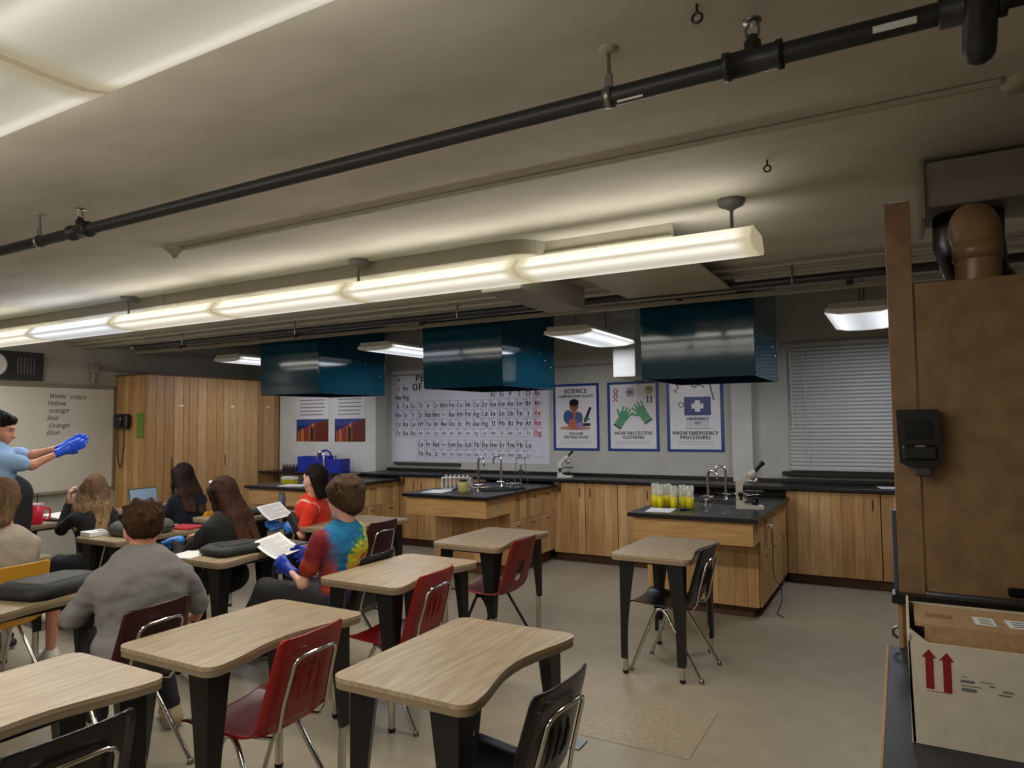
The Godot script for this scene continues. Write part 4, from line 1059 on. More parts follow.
	put("nozzle", S.new().box(Vector3(0.012, -0.105, 0.05), Vector3(0.05, 0.03, 0.04), 0.004), M.dark_grey, s)
	put("logo_mark", S.new().box(Vector3(0.006, -0.018, 0.0865), Vector3(0.03, 0.004, 0.001)), M.steel, s)
	# white carton on the bench, open, a brown carton inside
	var c := thing("white_carton", "white shipping carton with two red up arrows on the bench", "box", Vector3(-0.004, 0.871, -1.965))
	put("front_wall", S.new().box(Vector3(0.26, 0.12, -0.003), Vector3(0.52, 0.24, 0.006)), M.white_card, c)
	put("left_wall", S.new().box(Vector3(0.003, 0.128, -0.21), Vector3(0.006, 0.255, 0.42), 0, Basis(Vector3.BACK, 0.02)), M.white_card, c)
	put("right_wall", S.new().box(Vector3(0.517, 0.12, -0.21), Vector3(0.006, 0.24, 0.42)), M.white_card, c)
	put("back_wall", S.new().box(Vector3(0.26, 0.12, -0.417), Vector3(0.52, 0.24, 0.006)), M.white_card, c)
	put("bottom_wall", S.new().box(Vector3(0.26, 0.003, -0.21), Vector3(0.51, 0.006, 0.41)), M.white_card, c)
	put("flap", S.new().prism(PackedVector2Array([Vector2(0, 0), Vector2(0.045, 0), Vector2(0, 0.035)]), Vector3(0.003, 0.235, -0.004), Vector3(1, 0, 0), Vector3(0, 1, 0), Vector3(0, 0, -0.004)), M.white_card, c)
	var arrow := PackedVector2Array([Vector2(-0.0085, -0.047), Vector2(0.0085, -0.047), Vector2(0.0085, 0.026), Vector2(0.0155, 0.026), Vector2(0.0, 0.046), Vector2(-0.0155, 0.026), Vector2(-0.0085, 0.026)])
	for x in [0.042, 0.078]: put("red_arrow", S.new().prism(arrow, Vector3(x, 0.180 - (x - 0.042) * 0.1, 0.0), Vector3(1, -0.02, 0), Vector3(0, 1, 0), Vector3(0, 0, 0.0008)), mat(Color(0.50, 0.05, 0.06), 0.8), c)
	put("arrow_rule", S.new().box(Vector3(0.06, 0.128, 0.0004), Vector3(0.05, 0.0012, 0.0008)), mat(Color(0.50, 0.05, 0.06), 0.8), c)
	for q in [[0.112, 0.172, 0.012, 0.002], [0.118, 0.162, 0.028, 0.006], [0.125, 0.152, 0.04, 0.002], [0.120, 0.143, 0.03, 0.008], [0.155, 0.165, 0.024, 0.002], [0.165, 0.158, 0.012, 0.003], [0.195, 0.150, 0.02, 0.004], [0.19, 0.142, 0.026, 0.003]]:
		put("print_line", S.new().box(Vector3(q[0], q[1], 0.0004), Vector3(q[2], q[3], 0.0006)), M.print_grey, c)
	var br := thing("brown_carton", "brown cardboard carton resting tilted in the white carton", "box", Vector3(0.022, 1.105, -2.02))
	br.rotation.x = -0.10
	put("top_face", S.new().box(Vector3(0.24, 0.034, -0.2), Vector3(0.50, 0.006, 0.42)), M.cardboard, br)
	put("front_face", S.new().box(Vector3(0.25, 0.014, 0.008), Vector3(0.48, 0.042, 0.006)), M.cardboard, br)
	put("carton_body", S.new().box(Vector3(0.26, -0.04, -0.2), Vector3(0.46, 0.14, 0.37), 0.003), M.cardboard, br)
	put("tape", S.new().box(Vector3(0.045, 0.0375, -0.15), Vector3(0.06, 0.001, 0.07)), M.brown_pipe, br)
	for x in [0.145, 0.215]:
		var lb := put("shipping_label", S.new().box(Vector3(x, 0.0378, -0.14), Vector3(0.045, 0.001, 0.13)), M.paper, br)
		for k in 3: put("print_line", S.new().box(Vector3(x + 0.002, 0.0386, -0.10 - 0.035 * k), Vector3(0.026, 0.0006, 0.012)), M.print_grey, lb)
	tag(put("floor_plate", S.new().box(Vector3(-1.50, 0.004, -3.33), Vector3(0.06, 0.008, 0.11), 0.002), M.steel), "small metal plate on the floor behind the near black chair", "plate")

# ---------------------------------------------------------------- printed sheets
class Print:
	var im: Image
	func _init(w: int, h: int, c: Color):
		im = Image.create(w, h, false, Image.FORMAT_RGB8)
		im.fill(c)
	func rect(x: float, y: float, w: float, h: float, c: Color):
		im.fill_rect(Rect2i(int(x), int(y), int(max(w, 1)), int(max(h, 1))), c)
	func disc(cx: float, cy: float, rx: float, ry: float, c: Color):
		for y in range(max(0, int(cy - ry)), min(im.get_height(), int(cy + ry) + 1)):
			for x in range(max(0, int(cx - rx)), min(im.get_width(), int(cx + rx) + 1)):
				if pow((x - cx) / rx, 2) + pow((y - cy) / ry, 2) <= 1.0: im.set_pixel(x, y, c)
	func poly(p: PackedVector2Array, c: Color):
		var r := Rect2(p[0], Vector2.ZERO)
		for q in p: r = r.expand(q)
		for y in range(max(0, int(r.position.y)), min(im.get_height(), int(r.end.y) + 1)):
			for x in range(max(0, int(r.position.x)), min(im.get_width(), int(r.end.x) + 1)):
				if Geometry2D.is_point_in_polygon(Vector2(x, y), p): im.set_pixel(x, y, c)
	func line(a: Vector2, b: Vector2, w: float, c: Color):
		var n := (b - a).orthogonal().normalized() * w / 2
		poly(PackedVector2Array([a + n, b + n, b - n, a - n]), c)
	func material(rough := 0.55) -> StandardMaterial3D:
		var m := StandardMaterial3D.new()
		m.albedo_texture = ImageTexture.create_from_image(im)
		m.roughness = rough
		return m

# a sheet facing +z, its lower left corner at the origin
func sheet(parent: Node3D, called: String, w: float, h: float, m: Material, z := 0.0) -> MeshInstance3D:
	var s := S.new()
	s.face([Vector3(0, 0, z + 0.002), Vector3(w, 0, z + 0.002), Vector3(w, h, z + 0.002), Vector3(0, h, z + 0.002)], Vector3.BACK, [Vector2(0, 1), Vector2(1, 1), Vector2(1, 0), Vector2(0, 0)])
	s.face([Vector3(0, 0, z), Vector3(w, 0, z), Vector3(w, h, z), Vector3(0, h, z)], Vector3.FORWARD)
	for e in [[Vector3(0, 0, 0), Vector3(w, 0, 0)], [Vector3(w, 0, 0), Vector3(w, h, 0)], [Vector3(w, h, 0), Vector3(0, h, 0)], [Vector3(0, h, 0), Vector3(0, 0, 0)]]:
		var up := Vector3(0, 0, z)
		s.face([e[0] + up, e[1] + up, e[1] + up + Vector3(0, 0, 0.002), e[0] + up + Vector3(0, 0, 0.002)], (e[0] + e[1]) / 2 - Vector3(w / 2, h / 2, 0))
	return put(called, s, m, parent)

func lettering(parent: Node3D, words: String, height: float, cx: float, cy: float, m: Material, bold := true, centred := true):
	var s := S.new()
	text_into(s, words, height, Transform3D(Basis.IDENTITY, Vector3(cx, cy, 0.0035)), 0.001, bold, centred)
	put("lettering", s, m, parent)

func build_posters():
	# chart of the elements
	var w := 2.594
	var h := 1.315
	var t := thing("element_chart", "wide white periodic table chart hanging on the back wall", "chart", Vector3(-6.577, 1.105, -8.098))
	var pr := Print.new(1024, 520, Color(0.80, 0.80, 0.84))
	var cw := 0.0522 * 1024
	var ch := 0.1 * 520
	var rows := ["H................He", "LB...........BCNOFN", ""]
	var sym := {0: {0: "H", 17: "He"}, 1: {0: "Li", 1: "Be", 12: "B", 13: "C", 14: "N", 15: "O", 16: "F", 17: "Ne"}, 2: {0: "Na", 1: "Mg", 12: "Al", 13: "Si", 14: "P", 15: "S", 16: "Cl", 17: "Ar"}}
	var lists := ["K Ca Sc Ti V Cr Mn Fe Co Ni Cu Zn Ga Ge As Se Br Kr", "Rb Sr Y Zr Nb Mo Tc Ru Rh Pd Ag Cd In Sn Sb Te I Xe", "Cs Ba La Hf Ta W Re Os Ir Pt Au Hg Tl Pb Bi Po At Rn", "Fr Ra Ac Rf Db Sg Bh Hs Mt Ds Rg Cn Nh Fl Mc Lv Ts Og"]
	for i in 4:
		sym[3 + i] = {}
		var a: PackedStringArray = lists[i].split(" ")
		for c in 18: sym[3 + i][c] = a[c]
	sym[7] = {}
	sym[8] = {}
	var la: PackedStringArray = "Ce Pr Nd Pm Sm Eu Gd Tb Dy Ho Er Tm Yb Lu".split(" ")
	var ac: PackedStringArray = "Th Pa U Np Pu Am Cm Bk Cf Es Fm Md No Lr".split(" ")
	for c in 14:
		sym[7][3 + c] = la[c]
		sym[8][3 + c] = ac[c]
	var dark := S.new()
	var red := S.new()
	var blue := S.new()
	var faint := S.new()
	var grid := Color(0.62, 0.61, 0.70)
	for r in sym:
		var fy: float = 0.093 + 0.1 * r if r < 7 else 0.815 + 0.1 * (r - 7)
		for c in sym[r]:
			var x0: float = (0.02 + 0.0522 * c) * 1024
			var y0: float = (fy - 0.05) * 520
			pr.rect(x0, y0, cw, ch, grid)
			pr.rect(x0 + 2, y0 + 2, cw - 3, ch - 3, Color(0.83, 0.82, 0.87) if c < 17 else Color(0.86, 0.78, 0.80))
			pr.rect(x0 + 5, y0 + 5, cw * 0.35, 4, Color(0.5, 0.48, 0.6))
			pr.rect(x0 + 5, y0 + ch - 9, cw * 0.7, 3, Color(0.62, 0.60, 0.68))
			var target: S = dark
			if c == 17 and r > 3: target = red
			elif r == 5 and c == 11: target = blue
			elif r == 6 and c > 2 or r == 8 and c > 5 or r == 7 and c == 6 or r == 4 and c == 6: target = faint
			var tall: float = 0.068 if target != faint else 0.045
			if target == red:
				target = S.new()
			text_into(target, sym[r][c], tall, Transform3D(Basis.IDENTITY, Vector3((0.02 + 0.0522 * (c + 0.5)) * w, (1.0 - fy) * h - 0.002, 0.0035)), 0.001, true, true)
			if c == 17 and r > 3: put("lettering", target, M.ink_red, t)
	pr.rect(0.86 * 1024, 0.93 * 520, 110, 3, grid)
	sheet(t, "chart_sheet", w, h, pr.material(0.4))
	put("lettering", dark, M.ink, t)
	put("lettering", blue, M.ink_blue, t)
	put("lettering", faint, M.print_grey, t)
	lettering(t, "PERIODIC TABLE", 0.115, 0.165 * w, 0.915 * h, M.ink, true, false)
	lettering(t, "OF THE ELEMENTS", 0.115, 0.145 * w, 0.815 * h, M.ink, true, false)

	# three safety posters with blue borders
	var blueb := Color(0.09, 0.22, 0.52)
	var wht := Color(0.86, 0.85, 0.86)
	var xs := [-3.925, -3.178, -2.428]
	var lab := ["blue bordered poster of a child at a microscope on the back wall", "blue bordered poster of two green gloves on the back wall", "blue bordered poster of a blue emergency kit on the back wall"]
	for i in 3:
		var pw: float = [0.638, 0.657, 0.666][i]
		var p := thing("safety_poster", lab[i], "poster", Vector3(xs[i], 1.285, -8.098), 0.0, "safety posters")
		var g := Print.new(240, 320, blueb)
		g.rect(14, 12, 212, 296, wht)
		if i == 0:
			g.disc(115, 212, 80, 10, Color(0.74, 0.50, 0.36))
			g.disc(112, 174, 42, 44, Color(0.70, 0.40, 0.28))
			g.disc(80, 159, 26, 34, Color(0.20, 0.32, 0.52))
			g.disc(135, 164, 20, 30, Color(0.28, 0.36, 0.55))
			g.disc(110, 106, 24, 26, Color(0.55, 0.35, 0.26))
			g.disc(110, 90, 25, 18, Color(0.08, 0.06, 0.06))
			g.disc(96, 184, 14, 16, Color(0.76, 0.36, 0.30))
			g.line(Vector2(165, 184), Vector2(195, 114), 14, Color(0.12, 0.14, 0.18))
			g.rect(150, 189, 45, 14, Color(0.14, 0.18, 0.22))
			g.disc(175, 169, 16, 8, Color(0.20, 0.42, 0.30))
			g.disc(140, 199, 16, 16, Color(0.55, 0.50, 0.72))
		elif i == 1:
			for q in [[Vector2(72, 168), Vector2(40, -60)], [Vector2(165, 145), Vector2(-42, -62)]]:
				var gc := Color(0.34, 0.60, 0.44)
				var o: Vector2 = q[0]
				var d: Vector2 = (q[1] as Vector2).normalized()
				var nn := d.orthogonal()
				g.line(o - d * 45, o + d * 10, 40, gc)
				g.disc(o.x + d.x * 12, o.y + d.y * 12, 24, 24, gc)
				for k in 4: g.line(o + d * 10 + nn * (k - 1.5) * 11, o + d * (58 - abs(k - 1.5) * 6) + nn * (k - 1.5) * 17, 9, gc)
				g.line(o + nn * 18, o + nn * 44 + d * 22, 10, gc)
				g.line(o - d * 50, o - d * 44, 42, Color(0.03, 0.05, 0.04))
			for k in 9:
				g.disc(40 + 9 * sin(k * 0.9), 30 + k * 7, 4, 4, Color(0.65, 0.20, 0.32))
				g.disc(40 - 9 * sin(k * 0.9), 30 + k * 7, 4, 4, Color(0.55, 0.30, 0.42))
			for a in 3:
				for k in 40: g.disc(108 + 22 * cos(TAU * k / 40) * cos(a * PI / 3) - 8 * sin(TAU * k / 40) * sin(a * PI / 3), 48 + 22 * cos(TAU * k / 40) * sin(a * PI / 3) + 8 * sin(TAU * k / 40) * cos(a * PI / 3), 1.6, 1.6, Color(0.10, 0.12, 0.25))
			g.disc(108, 48, 5, 5, Color(0.1, 0.12, 0.3))
			g.disc(196, 40, 20, 20, Color(0.66, 0.58, 0.42))
			g.rect(186, 66, 8, 34, Color(0.12, 0.22, 0.42))
			g.rect(202, 66, 8, 34, Color(0.12, 0.22, 0.42))
			g.rect(180, 30, 34, 8, Color(0.25, 0.45, 0.30))
		else:
			g.rect(80, 82, 104, 136, Color(0.05, 0.13, 0.32))
			g.rect(80, 160, 104, 56, wht)
			g.rect(84, 164, 96, 48, Color(0.78, 0.79, 0.82))
			g.rect(76, 78, 112, 80, Color(0.06, 0.18, 0.45))
			g.rect(121, 94, 22, 50, wht)
			g.rect(107, 108, 50, 22, wht)
			for k in 7:
				g.disc(45 + 7 * sin(k * 1.0), 26 + k * 5, 4, 4, Color(0.55, 0.25, 0.45))
				g.disc(110 + k * 8, 30 + 5 * sin(k * 1.3), 4, 4, Color(0.10, 0.12, 0.20))
			g.line(Vector2(185, 25), Vector2(200, 95), 7, Color(0.35, 0.33, 0.28))
			for k in 24: g.disc(62 + 10 * cos(TAU * k / 24), 112 + 10 * sin(TAU * k / 24), 2, 2, Color(0.08, 0.09, 0.12))
		for k in 2: g.rect(40, 274 + k * 10, 160, 2, Color(0.60, 0.60, 0.63))
		sheet(p, "poster_sheet", pw, 0.85, g.material(0.3))
		if i == 0:
			lettering(p, "SCIENCE", 0.062, pw / 2, 0.755, M.ink)
			lettering(p, "LABORATORY RULES", 0.040, pw / 2, 0.690, M.ink)
			lettering(p, "FOLLOW", 0.038, pw / 2, 0.215, M.ink)
			lettering(p, "INSTRUCTIONS", 0.038, pw / 2, 0.170, M.ink)
		elif i == 1:
			lettering(p, "WEAR PROTECTIVE", 0.044, pw / 2, 0.220, M.ink)
			lettering(p, "CLOTHING", 0.044, pw / 2, 0.170, M.ink)
		else:
			lettering(p, "EMERGENCY", 0.034, pw * 0.55, 0.385, M.ink)
			lettering(p, "KIT", 0.034, pw * 0.55, 0.335, M.ink)
			lettering(p, "KNOW EMERGENCY", 0.046, pw / 2, 0.220, M.ink)
			lettering(p, "PROCEDURES", 0.046, pw / 2, 0.168, M.ink)

	# two notices with a photo of red rock towers on the pier
	for i in 2:
		var p := thing("wall_notice", ["white notice with a picture of orange columns, beside the wood closet", "white notice with a picture of orange columns, beside the element chart"][i], "notice", Vector3([-8.262, -7.462][i], 1.39, -7.838), 0.0, "notices on the pale pier")
		var g := Print.new(200, 256, Color(0.80, 0.79, 0.79))
		g.disc(24, 16, 10, 10, Color(0.72, 0.45, 0.16))
		g.rect(16, 24, 6, 12, Color(0.1, 0.1, 0.1))
		g.rect(27, 24, 6, 12, Color(0.1, 0.1, 0.1))
		g.rect(44, 14, 110, 5, Color(0.45, 0.45, 0.46))
		for k in 5: g.rect(18 + (k * 7) % 9, 50 + k * 18, 160 - (k * 13) % 22, 5, Color(0.42, 0.42, 0.44))
		var top := 146
		g.rect(0, top, 200, 110, Color(0.10, 0.14, 0.34))
		g.rect(0, top, 200, 30, Color(0.16, 0.24, 0.50))
		for k in 6: g.poly(PackedVector2Array([Vector2(6 + k * 22, 256), Vector2(8 + k * 22, top + 62 - k * 9), Vector2(22 + k * 22, top + 54 - k * 9), Vector2(26 + k * 22, 256)]), [Color(0.62, 0.28, 0.10), Color(0.74, 0.42, 0.16), Color(0.52, 0.20, 0.09)][k % 3])
		g.poly(PackedVector2Array([Vector2(120, 256), Vector2(125, top + 22), Vector2(200, top), Vector2(200, 256)]), Color(0.36, 0.12, 0.08))
		g.rect(88, top + 40, 22, 70, Color(0.16, 0.13, 0.10))
		sheet(p, "notice_sheet", [0.67, 0.60][i], 0.80, g.material(0.5))
		for k in 2: put("tape", S.new().box(Vector3([0.03, 0.6][k] * 1.0, 0.79, 0.003), Vector3(0.05, 0.02, 0.001)), M.paper, p)

# ---------------------------------------------------------------- people
# Distance field of tapered capsules and ellipsoids, meshed as surface nets.
class Field:
	var cell := 0.016
	var k := 0.03
	var caps := []
	var ells := []
	var grow := 0.0
	func _init(c: float, blend: float, g := 0.0):
		cell = c
		k = blend
		grow = g
	func cap(a: Vector3, b: Vector3, ra: float, rb: float): caps.append([a, b, ra + grow, rb + grow])
	func ell(c: Vector3, r: Vector3, b: Basis): ells.append([c, r + Vector3.ONE * grow, b])
	func mesh(out: Dictionary, colour: Callable, push = null):
		var lo := Vector3.ONE * 1e6
		var hi := -lo
		for c in caps:
			var r: float = max(c[2], c[3])
			lo = lo.min(c[0] - Vector3.ONE * r).min(c[1] - Vector3.ONE * r)
			hi = hi.max(c[0] + Vector3.ONE * r).max(c[1] + Vector3.ONE * r)
		for e in ells:
			var r: float = max(e[1].x, max(e[1].y, e[1].z))
			lo = lo.min(e[0] - Vector3.ONE * r)
			hi = hi.max(e[0] + Vector3.ONE * r)
		var pad := cell * 3.0
		lo -= Vector3.ONE * pad
		hi += Vector3.ONE * pad
		var nx := int((hi.x - lo.x) / cell) + 2
		var ny := int((hi.y - lo.y) / cell) + 2
		var nz := int((hi.z - lo.z) / cell) + 2
		var d := PackedFloat32Array()
		d.resize(nx * ny * nz)
		d.fill(9.0)
		var sy := nx
		var sz := nx * ny
		var m := k + cell * 2.5
		for c in caps:
			var a: Vector3 = c[0]
			var ab: Vector3 = c[1] - a
			var ra: float = c[2]
			var dr: float = c[3] - ra
			var inv: float = 1.0 / max(ab.length_squared(), 1e-9)
			var r: float = max(c[2], c[3]) + m
			var p0: Vector3 = (a.min(c[1]) - Vector3.ONE * r - lo) / cell
			var p1: Vector3 = (a.max(c[1]) + Vector3.ONE * r - lo) / cell
			for iz in range(max(0, int(p0.z)), min(nz, int(p1.z) + 2)):
				for iy in range(max(0, int(p0.y)), min(ny, int(p1.y) + 2)):
					var row := iy * sy + iz * sz
					for ix in range(max(0, int(p0.x)), min(nx, int(p1.x) + 2)):
						var q := lo + Vector3(ix, iy, iz) * cell - a
						var t: float = clampf(q.dot(ab) * inv, 0.0, 1.0)
						var e: float = (q - ab * t).length() - ra - dr * t
						var o := d[row + ix]
						if o > 8.0: d[row + ix] = e
						else:
							var h: float = maxf(k - absf(o - e), 0.0)
							d[row + ix] = minf(o, e) - h * h * 0.25 / k
		for c in ells:
			var a: Vector3 = c[0]
			var rad: Vector3 = c[1]
			var bt: Basis = (c[2] as Basis).transposed()
			var mr: float = min(rad.x, min(rad.y, rad.z))
			var r: float = max(rad.x, max(rad.y, rad.z)) + m
			var p0: Vector3 = (a - Vector3.ONE * r - lo) / cell
			var p1: Vector3 = (a + Vector3.ONE * r - lo) / cell
			for iz in range(max(0, int(p0.z)), min(nz, int(p1.z) + 2)):
				for iy in range(max(0, int(p0.y)), min(ny, int(p1.y) + 2)):
					var row := iy * sy + iz * sz
					for ix in range(max(0, int(p0.x)), min(nx, int(p1.x) + 2)):
						var q := bt * (lo + Vector3(ix, iy, iz) * cell - a)
						var e: float = ((q / rad).length() - 1.0) * mr
						var o := d[row + ix]
						if o > 8.0: d[row + ix] = e
						else:
							var h: float = maxf(k - absf(o - e), 0.0)
							d[row + ix] = minf(o, e) - h * h * 0.25 / k
		var id := PackedInt32Array()
		id.resize(nx * ny * nz)
		id.fill(-1)
		var V: PackedVector3Array = out.v
		var N: PackedVector3Array = out.n
		var C: PackedColorArray = out.c
		var I: PackedInt32Array = out.i
		var lim := cell * 1.9
		var off := [0, 1, sy, sy + 1, sz, sz + 1, sz + sy, sz + sy + 1]
		var edges := [[0, 1], [2, 3], [4, 5], [6, 7], [0, 2], [1, 3], [4, 6], [5, 7], [0, 4], [1, 5], [2, 6], [3, 7]]
		for iz in nz - 1:
			for iy in ny - 1:
				var row := iy * sy + iz * sz
				for ix in nx - 1:
					var g := row + ix
					var v0 := d[g]
					if v0 > lim or v0 < -lim: continue
					var s := 0
					var w := PackedFloat32Array([v0, d[g + 1], d[g + sy], d[g + sy + 1], d[g + sz], d[g + sz + 1], d[g + sz + sy], d[g + sz + sy + 1]])
					for q in 8:
						if w[q] < 0.0: s += 1
					if s == 0 or s == 8: continue
					var sum := Vector3.ZERO
					var cnt := 0
					for e in edges:
						var fa := w[e[0]]
						var fb := w[e[1]]
						if (fa < 0.0) == (fb < 0.0): continue
						var t := fa / (fa - fb)
						var ea: int = e[0]
						var eb: int = e[1]
						sum += Vector3(lerpf(ea & 1, eb & 1, t), lerpf((ea >> 1) & 1, (eb >> 1) & 1, t), lerpf(ea >> 2, eb >> 2, t))
						cnt += 1
					var p := lo + (Vector3(ix, iy, iz) + sum / cnt) * cell
					var n := Vector3(w[1] + w[3] + w[5] + w[7] - w[0] - w[2] - w[4] - w[6], w[2] + w[3] + w[6] + w[7] - w[0] - w[1] - w[4] - w[5], w[4] + w[5] + w[6] + w[7] - w[0] - w[1] - w[2] - w[3]).normalized()
					if push != null: p += n * push.call(p)
					id[g] = V.size()
					V.append(p)
					N.append(n)
					C.append(colour.call(p))
		for iz in range(1, nz - 1):
			for iy in range(1, ny - 1):
				var row := iy * sy + iz * sz
				for ix in range(1, nx - 1):
					var g := row + ix
					if id[g] < 0: continue
					var inside := d[g] < 0.0
					for ax in 3:
						var st: int = [1, sy, sz][ax]
						if (d[g + st] < 0.0) == inside: continue
						var u: int = [sy, sz, 1][ax]
						var w: int = [sz, 1, sy][ax]
						var a := id[g]
						var b := id[g - u]
						var c := id[g - u - w]
						var e := id[g - w]
						if a < 0 or b < 0 or c < 0 or e < 0: continue
						if inside: I.append_array([a, c, b, a, e, c])
						else: I.append_array([a, b, c, a, c, e])
		out.v = V
		out.n = N
		out.c = C
		out.i = I

func blank() -> Dictionary:
	return {"v": PackedVector3Array(), "n": PackedVector3Array(), "c": PackedColorArray(), "i": PackedInt32Array()}

# recompute smooth normals from the moved vertices
func finish(out: Dictionary) -> ArrayMesh:
	var n := PackedVector3Array()
	n.resize(out.v.size())
	var I: PackedInt32Array = out.i
	var V: PackedVector3Array = out.v
	for t in range(0, I.size(), 3):
		var f := (V[I[t + 2]] - V[I[t]]).cross(V[I[t + 1]] - V[I[t]])
		n[I[t]] += f
		n[I[t + 1]] += f
		n[I[t + 2]] += f
	for k in n.size(): n[k] = n[k].normalized() if n[k].length_squared() > 1e-20 else out.n[k]
	var a := []
	a.resize(Mesh.ARRAY_MAX)
	a[Mesh.ARRAY_VERTEX] = V
	a[Mesh.ARRAY_NORMAL] = n
	a[Mesh.ARRAY_COLOR] = out.c
	a[Mesh.ARRAY_INDEX] = I
	var m := ArrayMesh.new()
	m.add_surface_from_arrays(Mesh.PRIMITIVE_TRIANGLES, a)
	return m

func cloth(rough: float, sheen := 0.0) -> StandardMaterial3D:
	var m := mat(Color.WHITE, rough)
	m.vertex_color_use_as_albedo = true
	if sheen > 0.0:
		m.rim_enabled = true
		m.rim = sheen
	return m

func lin(r: float, g: float, b: float) -> Color: return Color(r, g, b).srgb_to_linear()

var wave := FastNoiseLite.new()
func nz(p: Vector3, f: Vector3) -> float: return wave.get_noise_3d(p.x * f.x, p.y * f.y, p.z * f.z)

func frame(fwd: Vector3) -> Basis:
	# columns: forward, up, right
	var f := fwd.normalized()
	var r := f.cross(Vector3.UP).normalized()
	return Basis(f, r.cross(f), r)

# hand with palm and five fingers: w wrist, d along the fingers, palm the way the palm looks, thumb side
func hand_into(out: Dictionary, w: Vector3, d: Vector3, palm: Vector3, left: bool, curl: float, grow: float, colour: Callable, cuff := 0.0, cell := 0.005):
	var f := Field.new(cell, 0.012, grow)
	d = d.normalized()
	palm = (palm - d * palm.dot(d)).normalized()
	var side := d.cross(palm) * (1.0 if left else -1.0)
	f.ell(w + d * 0.045, Vector3(0.055, 0.019, 0.041), Basis(d, palm, d.cross(palm)))
	f.cap(w - d * 0.01, w + d * 0.02, 0.025, 0.028)
	if cuff > 0.0: f.cap(w - d * cuff, w, 0.033, 0.029)
	var len := [0.068, 0.078, 0.072, 0.055]
	for i in 4:
		var root: Vector3 = w + d * (0.082 - 0.006 * abs(i - 1.3)) + side * (0.031 - 0.0205 * i)
		var dd := (d + side * (0.10 - 0.07 * i)).normalized()
		var c: float = curl * (0.8 + 0.12 * i)
		var d1 := dd * cos(c * 0.5) + palm * sin(c * 0.5)
		var d2 := dd * cos(c * 1.2) + palm * sin(c * 1.2)
		var d3 := dd * cos(c * 1.9) + palm * sin(c * 1.9)
		var l: float = len[i]
		var p1: Vector3 = root + d1 * l * 0.45
		var p2: Vector3 = p1 + d2 * l * 0.32
		f.cap(root - dd * 0.02, p1, 0.0105, 0.0095)
		f.cap(p1, p2, 0.0095, 0.0088)
		f.cap(p2, p2 + d3 * l * 0.26, 0.0088, 0.0078)
	var tr := w + d * 0.022 + side * 0.026
	var td := (d * 0.72 + side * 0.62 + palm * 0.35).normalized()
	f.cap(tr, tr + td * 0.042, 0.0145, 0.0115)
	f.cap(tr + td * 0.042, tr + td * 0.042 + (td + d * 0.5).normalized() * 0.032, 0.0112, 0.0092)
	f.mesh(out, colour)

